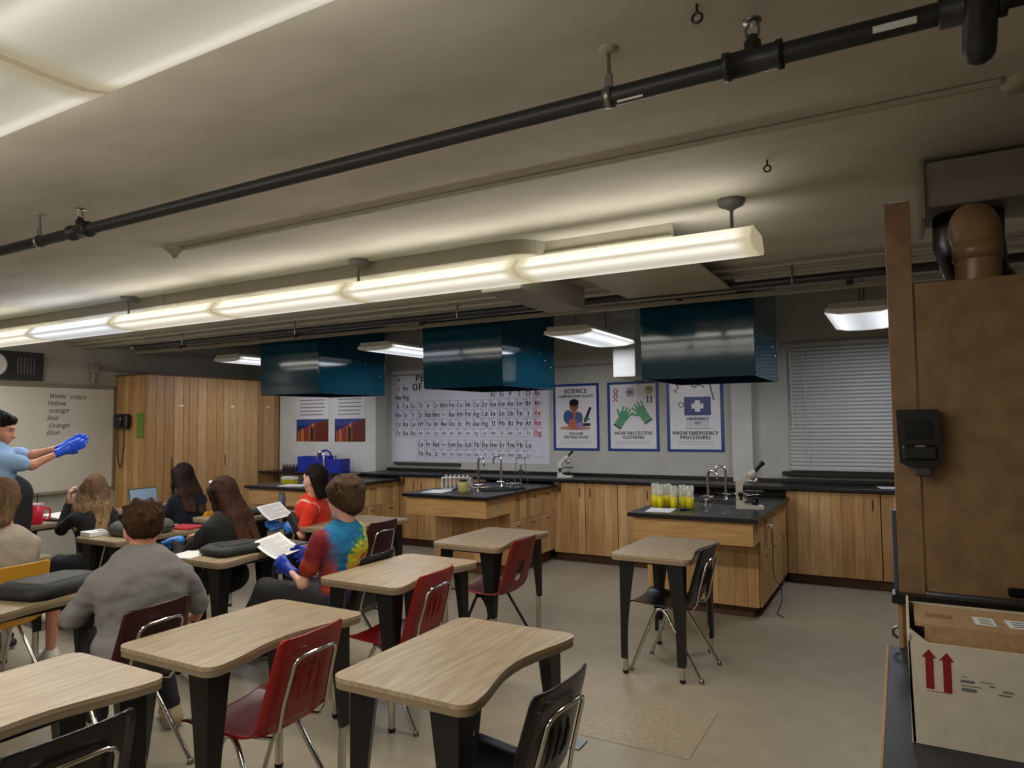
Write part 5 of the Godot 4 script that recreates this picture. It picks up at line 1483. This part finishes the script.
func person(label: String, o: Dictionary) -> Node3D:
	var root: Vector3 = o.root
	var t := thing("person", label, "person", Vector3(root.x, 0, root.z))
	var B := frame(o.face)
	var L := func(f: float, u: float, r: float) -> Vector3: return B * Vector3(f, 0, r) + Vector3(0, u, 0)
	var lean: float = o.get("lean", 0.0)
	var stand: bool = o.get("stand", false)
	var J := {}
	var hip: float = o.get("hip", 0.53)
	var nk: Vector3 = L.call(lean, hip + 0.45, 0.0)
	if stand:
		J = {"kneeL": L.call(0.02, 0.48, -0.10), "kneeR": L.call(0.02, 0.48, 0.10), "ankL": L.call(-0.02, 0.09, -0.11), "ankR": L.call(-0.02, 0.09, 0.11)}
	else:
		J = {"kneeL": L.call(0.43, 0.50, -0.11), "kneeR": L.call(0.43, 0.50, 0.11), "ankL": L.call(0.40, 0.09, -0.11), "ankR": L.call(0.40, 0.09, 0.11)}
	J.shL = nk + L.call(0.0, -0.085, -0.165)
	J.shR = nk + L.call(0.0, -0.085, 0.165)
	J.elL = J.shL + L.call(0.10, -0.24, -0.04)
	J.elR = J.shR + L.call(0.10, -0.24, 0.04)
	J.wrL = J.elL + L.call(0.22, 0.03, 0.05)
	J.wrR = J.elR + L.call(0.22, 0.03, -0.05)
	J.head = nk + L.call(0.03, 0.17, 0.0)
	var base := Vector3(root.x, 0, root.z)
	for key in o.get("joints", {}): J[key] = o.joints[key] - base
	nk = o.neck - base if o.has("neck") else nk
	var hf: Vector3 = o.get("look", o.face)
	var HB := frame(hf)
	var hs: float = o.get("head_scale", 1.0)
	var skin: Color = o.get("skin", lin(0.78, 0.58, 0.48))
	var girth: float = o.get("girth", 1.0)
	var hc: Vector3 = J.head
	var H := func(f: float, u: float, r: float) -> Vector3: return hc + HB * (Vector3(f, u, r) * hs)
	var pel := Vector3(0, hip + 0.02, 0)
	var belly: Vector3 = pel.lerp(nk, 0.38) + L.call(0.01, 0, 0)
	var chest := pel.lerp(nk, 0.70)
	var spine := (nk - pel).normalized()
	var TB := Basis((L.call(1, 0, 0) - spine * L.call(1, 0, 0).dot(spine)).normalized(), spine, L.call(0, 0, 1))
	var am: float = o.get("arm", 1.0)
	# torso pieces shared by body and garments
	var torso := func(f: Field):
		f.ell(pel, Vector3(0.125, 0.12, 0.165) * girth, TB)
		f.ell(belly, Vector3(0.115, 0.16, 0.148) * girth, TB)
		f.ell(chest, Vector3(0.118, 0.18, 0.165) * girth, TB)
		f.cap(J.shL + (J.shR - J.shL) * 0.10, J.shR + (J.shL - J.shR) * 0.10, 0.048, 0.048)
		f.cap(nk - spine * 0.10, nk - spine * 0.035, 0.078, 0.052)
	var arm := func(f: Field, s: String, to: float, thin := 0.0):
		# to: 0..1 upper arm, 1..2 forearm
		var a: Vector3 = J["sh" + s]
		var e: Vector3 = J["el" + s]
		var w: Vector3 = J["wr" + s]
		f.cap(a, a.lerp(e, min(to, 1.0)), 0.044 * am - thin, lerp(0.044, 0.036, min(to, 1.0)) * am - thin)
		if to > 1.0: f.cap(e, e.lerp(w, to - 1.0), 0.037 * am - thin, lerp(0.037, 0.026, to - 1.0) * am - thin * 0.5)
	var leg := func(f: Field, s: String, to: float):
		var sg := -1.0 if s == "L" else 1.0
		var h: Vector3 = pel + L.call(0.0, -0.02, 0.085 * sg)
		var kn: Vector3 = J["knee" + s]
		var an: Vector3 = J["ank" + s]
		f.cap(h, h.lerp(kn, min(to, 1.0)), 0.088, lerp(0.088, 0.060, min(to, 1.0)))
		if to > 1.0: f.cap(kn, kn.lerp(an, to - 1.0), 0.058, lerp(0.058, 0.040, to - 1.0))
	# --- body: one mesh of skin, head and bare hands
	var out := blank()
	var fb := Field.new(0.017, 0.035, -0.010)
	torso.call(fb)
	for s in ["L", "R"]:
		arm.call(fb, s, 2.0, 0.008 if o.get("sleeve", 0.85) > 1.0 else 0.0)
		leg.call(fb, s, 2.0)
	fb.cap(nk - spine * 0.03, H.call(-0.02, -0.05, 0.0), 0.058, 0.055)
	fb.mesh(out, func(_p): return skin)
	var fh := Field.new(0.0062 * hs, 0.022 * hs)
	fh.ell(H.call(-0.012, 0.022, 0), Vector3(0.098, 0.100, 0.076) * hs, HB)
	fh.ell(H.call(0.022, -0.038, 0), Vector3(0.070, 0.080, 0.059) * hs, HB)
	fh.cap(H.call(0.070, -0.092, -0.012), H.call(0.070, -0.092, 0.012), 0.019 * hs, 0.019 * hs)
	fh.cap(H.call(0.088, 0.012, 0), H.call(0.106, -0.024, 0), 0.008 * hs, 0.013 * hs)
	fh.cap(H.call(0.078, 0.030, -0.034), H.call(0.078, 0.030, 0.034), 0.013 * hs, 0.013 * hs)
	fh.ell(H.call(0.082, -0.058, 0), Vector3(0.013, 0.011, 0.022) * hs, HB)
	for s in [-1.0, 1.0]:
		fh.ell(H.call(-0.006, -0.012, 0.077 * s), Vector3(0.020, 0.032, 0.011) * hs, HB)
		fh.ell(H.call(0.062, -0.030, 0.036 * s), Vector3(0.022, 0.026, 0.022) * hs, HB)
	fh.cap(H.call(-0.02, -0.07, 0), nk - spine * 0.02, 0.054, 0.056)
	var hair_c: Color = o.hair
	fh.mesh(out, func(p: Vector3):
		var q: Vector3 = HB.transposed() * (p - hc) / hs
		if q.x > 0.06:
			var ey: float = Vector2(q.y - 0.008, abs(q.z) - 0.031).length()
			if ey < 0.007: return lin(0.10, 0.07, 0.06)
			if ey < 0.012 and abs(q.y - 0.008) < 0.006: return lin(0.80, 0.78, 0.76)
			if abs(q.y - 0.034) < 0.006 and abs(abs(q.z) - 0.032) < 0.017: return skin.lerp(hair_c, 0.75)
			if abs(q.y + 0.058) < 0.010 and abs(q.z) < 0.024: return skin * Color(0.85, 0.60, 0.60)
		return skin)
	for s in ["L", "R"]:
		var hd: Dictionary = o.get("hand" + s, {})
		if hd and not hd.get("glove", false):
			hand_into(out, J["wr" + s], hd.d, hd.palm, s == "L", hd.get("curl", 0.5), 0.0, func(_p): return skin)
	var sk := cloth(0.55)
	sk.subsurf_scatter_enabled = true
	sk.subsurf_scatter_strength = 0.12
	put("body", finish(out), sk, t)
	# --- gloves
	for s in ["L", "R"]:
		var hd: Dictionary = o.get("hand" + s, {})
		if hd and hd.get("glove", false):
			var go := blank()
			var gc: Color = hd.get("colour", lin(0.10, 0.30, 0.78))
			hand_into(go, J["wr" + s], hd.d, hd.palm, s == "L", hd.get("curl", 0.5), 0.002, func(_p): return gc, 0.05)
			put("glove", finish(go), cloth(0.38), t)
	# --- trousers
	var po := blank()
	var fp := Field.new(0.016, 0.04, 0.012)
	fp.ell(pel, Vector3(0.125, 0.115, 0.165) * girth, TB)
	for s in ["L", "R"]: leg.call(fp, s, o.get("pants_to", 1.92))
	var pc: Color = o.pants
	fp.mesh(po, func(_p): return pc, func(p: Vector3): return 0.005 * nz(p + root, Vector3(600, 500, 600)))
	put("trousers", finish(po), cloth(0.85), t)
	# --- shirt
	var so := blank()
	var loose: float = o.get("loose", 0.014)
	var fs := Field.new(o.get("shirt_cell", 0.013), 0.028, loose)
	torso.call(fs)
	for s in ["L", "R"]: arm.call(fs, s, o.get("sleeve", 0.85), loose - 0.007)
	if o.get("sleeve", 0.85) < 1.0:   # wide short sleeves
		for s in ["L", "R"]: fs.cap(J["sh" + s], (J["sh" + s] as Vector3).lerp(J["el" + s], o.get("sleeve", 0.85) - 0.04), 0.050 - loose, 0.056 - loose)
	if o.get("hood", false):
		fs.cap(nk + L.call(-0.055, -0.05, -0.045), nk + L.call(-0.055, -0.05, 0.045), 0.036, 0.036)
		fs.cap(nk + L.call(-0.03, -0.03, -0.075), nk + L.call(0.05, -0.07, -0.05), 0.022, 0.018)
		fs.cap(nk + L.call(-0.03, -0.03, 0.075), nk + L.call(0.05, -0.07, 0.05), 0.022, 0.018)
	var dye = o.shirt
	var wr: float = o.get("wrinkle", 1.0)
	var chroot := Vector3(root.x, 0, root.z)
	fs.mesh(so, (func(p): return dye) if dye is Color else (func(p: Vector3): return dye.call(p + chroot, TB.transposed() * (p - chest))), func(p: Vector3): return wr * 0.007 * nz(p + root, Vector3(420, 900, 420)) + 0.003 * nz(p + root * 2.0, Vector3(1500, 1100, 1500)))
	put("shirt", finish(so), cloth(0.9), t)
	# --- shoes
	for s in ["L", "R"]:
		if o.get("no_shoes", false): break
		var sh := blank()
		var f := Field.new(0.011, 0.03, 0.006)
		var an: Vector3 = J["ank" + s]
		var fd: Vector3 = o.get("toe" + s, L.call(1, 0, 0))
		fd = fd.normalized()
		f.cap(an + Vector3(0, -0.01, 0), an + Vector3(0, -0.045, 0) - fd * 0.02, 0.043, 0.042)
		f.cap(an + Vector3(0, -0.045, 0) - fd * 0.03, an + Vector3(0, -0.050, 0) + fd * 0.14, 0.040, 0.033)
		var ay := an.y
		var shoe_c: Color = o.get("shoe", lin(0.12, 0.12, 0.13))
		f.mesh(sh, func(p: Vector3): return lin(0.75, 0.73, 0.70) if p.y < ay - 0.07 else shoe_c)
		put("shoe", finish(sh), cloth(0.6), t)
	# --- hair
	var ho := blank()
	var style: String = o.get("style", "short")
	var cut := style == "mop" or style == "crop" or style == "slick"
	var fz := Field.new(0.0062 if cut else 0.008, 0.03)
	fz.ell(H.call(-0.024, 0.046, 0), Vector3(0.100, 0.090, 0.086) * hs, HB)
	if style == "crop" or style == "slick": fz.ell(H.call(-0.048, 0.025, 0), Vector3(0.068, 0.075, 0.079) * hs, HB)
	else: fz.ell(H.call(-0.045, 0.0, 0), Vector3(0.072, 0.085, 0.080) * hs, HB)
	if style == "crop" or style == "mop":   # loose tufts
		var hr := RandomNumberGenerator.new()
		hr.seed = 11
		for i in (46 if style == "mop" else 34):
			var th := hr.randf_range(-PI, PI)
			var ph := hr.randf_range(0.05, 1.3)
			var dir := Vector3(cos(th) * cos(ph), sin(ph), sin(th) * cos(ph))
			if dir.x > 0.55 and dir.y < 0.6: continue
			var a: Vector3 = H.call(-0.022 + dir.x * 0.092, 0.046 + dir.y * 0.085, dir.z * 0.08)
			var b: Vector3 = dir * (0.034 if style == "mop" else 0.022) + Vector3(hr.randf_range(-0.01, 0.03), -0.016 if style == "mop" else 0.004, hr.randf_range(-0.015, 0.015))
			fz.cap(a, a + HB * b * hs, 0.015, 0.006)
	if style == "mop":
		fz.ell(H.call(-0.015, 0.055, 0), Vector3(0.112, 0.090, 0.098) * hs, HB)
		fz.ell(H.call(-0.060, -0.02, 0), Vector3(0.062, 0.085, 0.080) * hs, HB)
		for s in [-1.0, 1.0]: fz.ell(H.call(0.0, 0.02, 0.072 * s), Vector3(0.055, 0.06, 0.025) * hs, HB)
		fz.cap(H.call(0.07, 0.075, -0.04), H.call(0.075, 0.07, 0.04), 0.025, 0.025)
	elif style == "crop" or style == "slick":
		fz.cap(H.call(0.055, 0.085, -0.04), H.call(0.055, 0.085, 0.04), 0.030, 0.030)
	elif style == "long" or style == "swept":
		var n: float = o.get("hair_len", 0.34)
		var back: Vector3 = o.get("hair_dir", Vector3(-0.10, -1, 0))
		for s in [-1.0, -0.45, 0.45, 1.0]:
			var a: Vector3 = H.call(-0.035 - 0.03 * (1.0 - abs(s)), 0.01, 0.066 * s)
			var dn: Vector3 = HB * Vector3(back.x, 0, 0) + Vector3(0, back.y, 0)
			var b: Vector3 = a + dn.normalized() * n * 0.5 + HB * Vector3(0, 0, 0.03 * s)
			fz.cap(a, b, 0.046, 0.048)
			fz.cap(b, b + dn.normalized() * n * (0.5 + 0.06 * s), 0.046, 0.026)
		for s in [-1.0, 1.0]:   # locks beside the face
			fz.cap(H.call(0.045, 0.05, 0.068 * s), H.call(0.025, -0.09, 0.078 * s), 0.020, 0.022)
			fz.cap(H.call(0.025, -0.09, 0.078 * s), H.call(0.02, -0.09 - n * 0.45, 0.085 * s), 0.022, 0.014)
	elif style == "bob":
		for s in [-1.0, -0.4, 0.4, 1.0]:
			fz.cap(H.call(-0.045, 0.0, 0.064 * s), H.call(-0.07, -0.15, 0.05 * s), 0.042, 0.030)
	var tip: Color = o.get("hair_tip", hair_c)
	var strand := Vector3(3600, 300, 3600) if style == "long" or style == "bob" else Vector3(3000, 2200, 3000)
	var amp := 0.006 if not cut else 0.007
	# strands run down from the crown on cut hair, straight down on long hair
	var sn := func(p: Vector3, k: float) -> float:
		if not cut: return nz(p + root, strand * k)
		var q: Vector3 = HB.transposed() * (p - hc) + Vector3(0.03, 0, 0)
		return wave.get_noise_2d(atan2(q.z, q.x) * 620.0 * k, q.y * 1300.0 + root.x * 900.0)
	fz.mesh(ho, func(p: Vector3):
		var f: float = 0.5 + (0.5 if not cut else 0.8) * sn.call(p, 1.6)
		var c := hair_c.lerp(tip, clamp((hc.y - 0.02 - p.y) / 0.30 + (f - 0.5), 0.0, 1.0))
		return c * lerp(0.62, 1.4, f), func(p: Vector3): return amp * sn.call(p, 1.0) + 0.003 * sn.call(p, 2.2))
	var hm := cloth(0.7)
	hm.metallic_specular = 0.25
	put("hair", finish(ho), hm, t)
	return t

func scaled(p: Vector3, k: float) -> Vector3: return EYE + (p - EYE) * k

func build_people():
	wave.seed = 3
	wave.frequency = 0.01
	wave.fractal_octaves = 3
	var fw := Vector3(-1, 0, 0)
	var fair := lin(0.80, 0.60, 0.50)
	# person in the grey T-shirt, back to us
	person("person in a grey T-shirt seated with back turned", {"root": Vector3(-3.36, 0, -2.16), "face": Vector3(-0.93, 0, -0.36), "lean": -0.03, "girth": 1.12, "style": "crop",
		"skin": lin(0.80, 0.56, 0.45), "hair": lin(0.23, 0.16, 0.11), "shirt": lin(0.47, 0.465, 0.46), "pants": lin(0.14, 0.15, 0.18), "loose": 0.026, "wrinkle": 2.0, "neck": Vector3(-3.37, 0.96, -2.18), "shoe": lin(0.62, 0.55, 0.44), "sleeve": 0.9,
		"joints": {"head": Vector3(-3.41, 1.125, -2.20), "elL": Vector3(-3.62, 0.69, -1.97), "elR": Vector3(-3.36, 0.66, -2.50), "shL": Vector3(-3.46, 0.875, -2.0), "shR": Vector3(-3.31, 0.87, -2.37), "wrL": Vector3(-3.83, 0.66, -2.10), "wrR": Vector3(-3.46, 0.60, -2.56), "ankR": Vector3(-3.58, 0.09, -2.50), "kneeR": Vector3(-3.70, 0.47, -2.46)},
		"handR": {"d": Vector3(-0.6, -0.3, 0.1), "palm": Vector3(0, -1, 0)}, "handL": {"d": Vector3(-0.6, -0.3, -0.3), "palm": Vector3(0, -1, 0)}})
	# person in the tie-dye T-shirt, reading a sheet
	var dye := func(p: Vector3, q: Vector3) -> Color:
		# q: forward, up the spine, right, from the chest
		var n := nz(p, Vector3(1100, 1100, 1100)) * 0.5
		var streak := nz(p, Vector3(500, 3200, 2400)) * 0.9
		var c := lin(0.07, 0.34, 0.55).lerp(lin(0.06, 0.46, 0.62), clamp(0.5 + streak, 0.0, 1.0))
		if q.z < -0.14 and q.y < 0.16:
			c = c.lerp(lin(0.46, 0.09, 0.14), clamp((-0.15 - q.z) * 22.0 + n, 0.0, 1.0))
			c = c.lerp(lin(0.62, 0.20, 0.12), clamp((-0.02 - q.y) * 9.0 + n, 0.0, 1.0))
		elif q.x < 0.02 and q.z > -0.10:
			var low: float = -0.01 - q.y + streak * 0.10 + (q.z - 0.02) * 0.5
			if low > -0.10: c = c.lerp(lin(0.25, 0.52, 0.28), 0.9)
			if low > -0.05: c = lin(0.76, 0.70, 0.16)
			if low > 0.04: c = lin(0.72, 0.50, 0.12).lerp(lin(0.72, 0.16, 0.12), clamp(0.5 + streak * 1.6, 0.0, 1.0))
			if low > 0.13: c = lin(0.55, 0.10, 0.12)
		if q.y < -0.24: c = lin(0.10, 0.13, 0.28).lerp(lin(0.50, 0.16, 0.08), clamp(0.4 + streak * 1.5, 0.0, 1.0))
		return c
	var tie := person("person in a rainbow tie-dye T-shirt and blue gloves reading a sheet", {"root": Vector3(-3.18, 0, -3.42), "face": Vector3(-0.98, 0, 0.1), "lean": 0.0, "style": "mop", "head_scale": 1.04, "shirt_cell": 0.009,
		"skin": lin(0.84, 0.64, 0.56), "hair": lin(0.26, 0.20, 0.15), "hair_tip": lin(0.20, 0.15, 0.11), "shirt": dye, "pants": lin(0.17, 0.175, 0.175), "loose": 0.02, "sleeve": 0.66, "look": Vector3(-0.97, -0.10, 0.12),
		"joints": {"head": Vector3(-3.17, 1.165, -3.42), "shL": Vector3(-3.20, 0.93, -3.23), "shR": Vector3(-3.22, 0.93, -3.60), "elL": Vector3(-3.26, 0.665, -3.15), "wrL": Vector3(-3.47, 0.725, -3.23), "elR": Vector3(-3.36, 0.70, -3.66), "wrR": Vector3(-3.54, 0.77, -3.50), "kneeL": Vector3(-3.72, 0.56, -3.27), "kneeR": Vector3(-3.74, 0.53, -3.52), "ankL": Vector3(-3.98, 0.12, -3.22), "ankR": Vector3(-4.0, 0.10, -3.50)},
		"handL": {"glove": true, "d": Vector3(-0.85, 0.45, 0.0), "palm": Vector3(-0.3, -0.2, -1), "curl": 0.7, "colour": lin(0.10, 0.20, 0.62)}, "handR": {"glove": true, "d": Vector3(-0.9, 0.1, 0.3), "palm": Vector3(0, 0.3, 1), "curl": 0.6, "colour": lin(0.10, 0.18, 0.58)}})
	worksheet("worksheet held by the person in the tie-dye shirt", Vector3(-3.93, 0.845, -3.33), Vector3(-3.895, 0.88, -3.50), Vector3(-3.50, 0.715, -3.25))
	# person with a bow, dark hoodie
	var bow := person("person in a black hoodie with a white bow and one blue glove", {"root": Vector3(-4.38, 0, -3.47), "face": Vector3(-1, 0, 0.05), "lean": -0.02, "style": "long", "hair_len": 0.42, "hair_dir": Vector3(-0.5, -1, 0), "hood": true,
		"skin": lin(0.76, 0.54, 0.43), "hair": lin(0.20, 0.13, 0.10), "hair_tip": lin(0.27, 0.17, 0.13), "shirt": lin(0.075, 0.075, 0.08), "pants": lin(0.10, 0.10, 0.12), "sleeve": 1.92, "look": Vector3(-0.92, -0.36, 0.28),
		"joints": {"head": Vector3(-4.46, 1.135, -3.50), "shL": Vector3(-4.36, 0.90, -3.30), "elL": Vector3(-4.50, 0.70, -3.20), "wrL": Vector3(-4.70, 0.805, -3.30), "wrR": Vector3(-4.75, 0.80, -3.55)},
		"handL": {"glove": true, "d": Vector3(-0.95, -0.1, -0.2), "palm": Vector3(0, -1, 0.2), "curl": 0.9, "colour": lin(0.22, 0.48, 0.80)}, "handR": {"d": Vector3(-1, 0, 0.1), "palm": Vector3(0, -1, 0)}})
	put("hair_bow", S.new().box(Vector3(-0.13, 1.228, 0.02), Vector3(0.03, 0.025, 0.06), 0.008, Basis(Vector3.UP, 0.4)), M.paper, bow)
	# person in orange reading
	var stripe := func(p: Vector3, q: Vector3) -> Color:
		if abs(q.z + 0.13 + q.x * 0.15) < 0.007 and q.y > -0.05: return lin(0.85, 0.72, 0.62)
		if q.z < -0.21 and q.y < -0.06: return lin(0.78, 0.18, 0.10)
		return lin(0.80, 0.17, 0.09)
	var org := person("person in an orange red T-shirt with pale blue gloves reading a sheet", {"root": Vector3(-4.62, 0, -4.62), "face": Vector3(-1, 0, 0.08), "lean": 0.06, "style": "bob",
		"skin": lin(0.84, 0.64, 0.55), "hair": lin(0.115, 0.085, 0.075), "shirt": stripe, "pants": lin(0.09, 0.09, 0.10), "sleeve": 0.7, "look": Vector3(-0.95, -0.1, 0.2),
		"joints": {"head": Vector3(-4.60, 1.165, -4.58), "shL": Vector3(-4.50, 0.90, -4.42), "elL": Vector3(-4.52, 0.70, -4.36), "wrL": Vector3(-4.73, 0.73, -4.45), "wrR": Vector3(-5.05, 0.715, -4.62), "elR": Vector3(-4.84, 0.66, -4.76)},
		"handL": {"glove": true, "d": Vector3(-0.9, 0.25, -0.1), "palm": Vector3(-0.3, -0.2, -1), "curl": 0.8, "colour": lin(0.22, 0.48, 0.80)}, "handR": {"glove": true, "d": Vector3(-0.9, 0.1, 0.4), "palm": Vector3(0, 0.6, 0.8), "curl": 0.7, "colour": lin(0.22, 0.48, 0.80)}})
	put("bag_strap", S.new().box(Vector3(-0.03, 0.79, 0.225), Vector3(0.20, 0.105, 0.05), 0.02, Basis(Vector3.BACK, -0.95) * Basis(Vector3.RIGHT, 0.1)), M.bag, org)
	worksheet("worksheet held by the person in orange", Vector3(-5.29, 0.885, -4.53), Vector3(-5.205, 0.915, -4.68), Vector3(-4.86, 0.75, -4.47))
	# person in navy
	person("person in a navy hoodie seated by the wood closet", {"root": Vector3(-6.30, 0, -4.58), "face": Vector3(-1, 0, 0), "lean": 0.06, "style": "long", "hair_len": 0.40, "hair_dir": Vector3(-0.45, -1, 0), "hood": true,
		"skin": lin(0.78, 0.56, 0.46), "hair": lin(0.16, 0.11, 0.10), "hair_tip": lin(0.26, 0.18, 0.14), "shirt": lin(0.045, 0.055, 0.13), "pants": lin(0.10, 0.10, 0.12), "sleeve": 1.92, "look": Vector3(-1, 0.02, 0.15),
		"joints": {"head": Vector3(-6.42, 1.145, -4.55)}, "handL": {"d": Vector3(-1, 0, 0), "palm": Vector3(0, -1, 0)}, "handR": {"d": Vector3(-1, 0, 0), "palm": Vector3(0, -1, 0)}})
	# blonde person leaning on her hand
	person("person in a black hoodie leaning head on one raised hand", {"root": Vector3(-5.80, 0, -3.40), "face": Vector3(-1, 0, 0), "lean": 0.16, "style": "long", "hair_len": 0.36, "hair_dir": Vector3(-0.4, -1, 0), "hood": true,
		"skin": lin(0.80, 0.60, 0.52), "hair": lin(0.36, 0.28, 0.20), "hair_tip": lin(0.56, 0.46, 0.33), "shirt": lin(0.05, 0.05, 0.055), "pants": lin(0.14, 0.17, 0.22), "sleeve": 1.9, "look": Vector3(-0.75, -0.25, -0.6),
		"joints": {"head": Vector3(-5.97, 1.115, -3.42), "elL": Vector3(-6.12, 0.80, -3.24), "wrL": Vector3(-6.17, 1.0, -3.32), "shL": Vector3(-5.93, 0.90, -3.24)}, "handL": {"d": Vector3(-0.1, 1, -0.1), "palm": Vector3(0.6, 0, -0.7), "curl": 0.6}, "handR": {"d": Vector3(-1, 0, 0), "palm": Vector3(0, -1, 0)}})
	# person in a beige hoodie, bare legs
	person("person in a beige hoodie seated on a yellow chair", {"root": Vector3(-4.98, 0, -2.28), "face": Vector3(-1, 0, 0.0), "lean": -0.02, "style": "bob", "hood": true, "pants_to": 0.7,
		"skin": lin(0.82, 0.58, 0.48), "hair": lin(0.38, 0.30, 0.22), "hair_tip": lin(0.52, 0.42, 0.30), "shirt": lin(0.62, 0.585, 0.52), "pants": lin(0.20, 0.20, 0.22), "sleeve": 1.92, "look": Vector3(-0.7, -0.25, -0.65), "shoe": lin(0.75, 0.73, 0.70), "loose": 0.02,
		"joints": {"head": Vector3(-4.99, 1.20, -2.29), "kneeR": Vector3(-5.02, 0.52, -2.62), "ankR": Vector3(-5.20, 0.10, -2.70), "kneeL": Vector3(-5.36, 0.50, -2.20), "ankL": Vector3(-5.20, 0.36, -2.62)}, "handL": {"d": Vector3(-1, 0, 0), "palm": Vector3(0, -1, 0)}, "handR": {"d": Vector3(-1, 0, 0), "palm": Vector3(0, -1, 0)}})
	# teacher showing gloved hands
	var k := 0.878
	var tj := {"head": Vector3(-6.865, 1.635, -3.085), "shL": Vector3(-7.02, 1.41, -3.11), "shR": Vector3(-6.70, 1.39, -2.97), "elR": Vector3(-6.66, 1.315, -3.24), "wrR": Vector3(-6.60, 1.44, -3.50), "elL": Vector3(-6.86, 1.40, -3.36), "wrL": Vector3(-6.70, 1.48, -3.57)}
	for q in tj: tj[q] = scaled(tj[q], k)
	# facing away along the desks, right arm towards us
	tj.elR = scaled(Vector3(-6.65, 1.32, -3.26), k)
	var tch := person("person in a pale blue polo and black apron holding out blue gloved hands", {"root": scaled(Vector3(-6.865, 0, -3.075), k) * Vector3(1, 0, 1), "face": Vector3(0.35, 0, -0.94), "stand": true, "hip": 0.93, "lean": 0.02, "girth": 1.25, "style": "slick", "arm": 1.2, "head_scale": 1.10,
		"skin": lin(0.72, 0.50, 0.40), "hair": lin(0.09, 0.075, 0.07), "shirt": lin(0.50, 0.62, 0.76), "pants": lin(0.09, 0.09, 0.10), "sleeve": 0.75, "look": Vector3(0.62, -0.32, -0.80), "neck": scaled(Vector3(-6.885, 1.48, -3.04), k), "joints": tj,
		"handR": {"glove": true, "d": Vector3(0.30, 0.42, -0.86), "palm": Vector3(-0.9, 0.3, -0.3), "curl": 0.15}, "handL": {"glove": true, "d": Vector3(0.32, 0.46, -0.84), "palm": Vector3(0.9, 0.1, 0.35), "curl": 0.1}})
	# apron: bib and skirt wrapped round the front
	var ap := blank()
	var fa := Field.new(0.016, 0.04)
	var AB := frame(Vector3(0.35, 0, -0.94))
	fa.ell(Vector3(0, 1.13, 0) + AB * Vector3(0.06, 0, 0), Vector3(0.19, 0.17, 0.20), AB)
	fa.ell(Vector3(0, 0.84, 0) + AB * Vector3(0.025, 0, 0), Vector3(0.205, 0.45, 0.235), AB)
	fa.ell(Vector3(0, 0.99, 0) + AB * Vector3(0.035, 0, 0), Vector3(0.205, 0.26, 0.215), AB)
	fa.mesh(ap, func(_p): return lin(0.055, 0.052, 0.055), func(p: Vector3): return 0.006 * nz(p, Vector3(900, 300, 900)))
	put("apron", finish(ap), cloth(0.85), tch)

# a sheet of paper held by a corner a, its top right b and the bottom c
func worksheet(label: String, a: Vector3, b: Vector3, c: Vector3):
	var t := thing("worksheet", label, "paper", a)
	var u := b - a
	u = u.normalized() * 0.216
	var w := c - a
	w = (w - u.normalized() * w.dot(u.normalized()) * 0.5).normalized() * 0.30
	var n := u.cross(w).normalized()
	var s := S.new().smooth()
	for i in 6:
		var f0 := i / 6.0
		var f1 := (i + 1) / 6.0
		var b0 := n * 0.012 * sin(PI * f0)
		var b1 := n * 0.012 * sin(PI * f1)
		var q := [w * f0 + b0, u + w * f0 + b0, u + w * f1 + b1, w * f1 + b1]
		s.face(q, n)
		s.face([q[0] - n * 0.001, q[1] - n * 0.001, q[2] - n * 0.001, q[3] - n * 0.001], -n)
	put("page", s, M.paper, t)
	for side in [1.0, -1.0]:
		var l := S.new()
		for i in 16:
			var f := 0.10 + i * 0.052
			var off: Vector3 = n * (0.012 * sin(PI * f) + 0.0012 * side - (0.001 if side < 0 else 0.0))
			var len := 0.8 if i % 5 != 4 else 0.45
			l.face([u * 0.1 + w * f + off, u * (0.1 + len) + w * f + off, u * (0.1 + len) + w * (f + 0.012) + off, u * 0.1 + w * (f + 0.012) + off], n * side)
		put("print", l, M.print_grey, t)

func _ready():
	rng.seed = 7
	set_view()
	make_materials()
	build_room()
	build_closet()
	build_left_wall()
	build_ceiling_fittings()
	build_joinery()
	build_seating()
	build_desk_things()
	build_right_side()
	build_posters()
	build_people()
	for k in proto: proto[k].free()
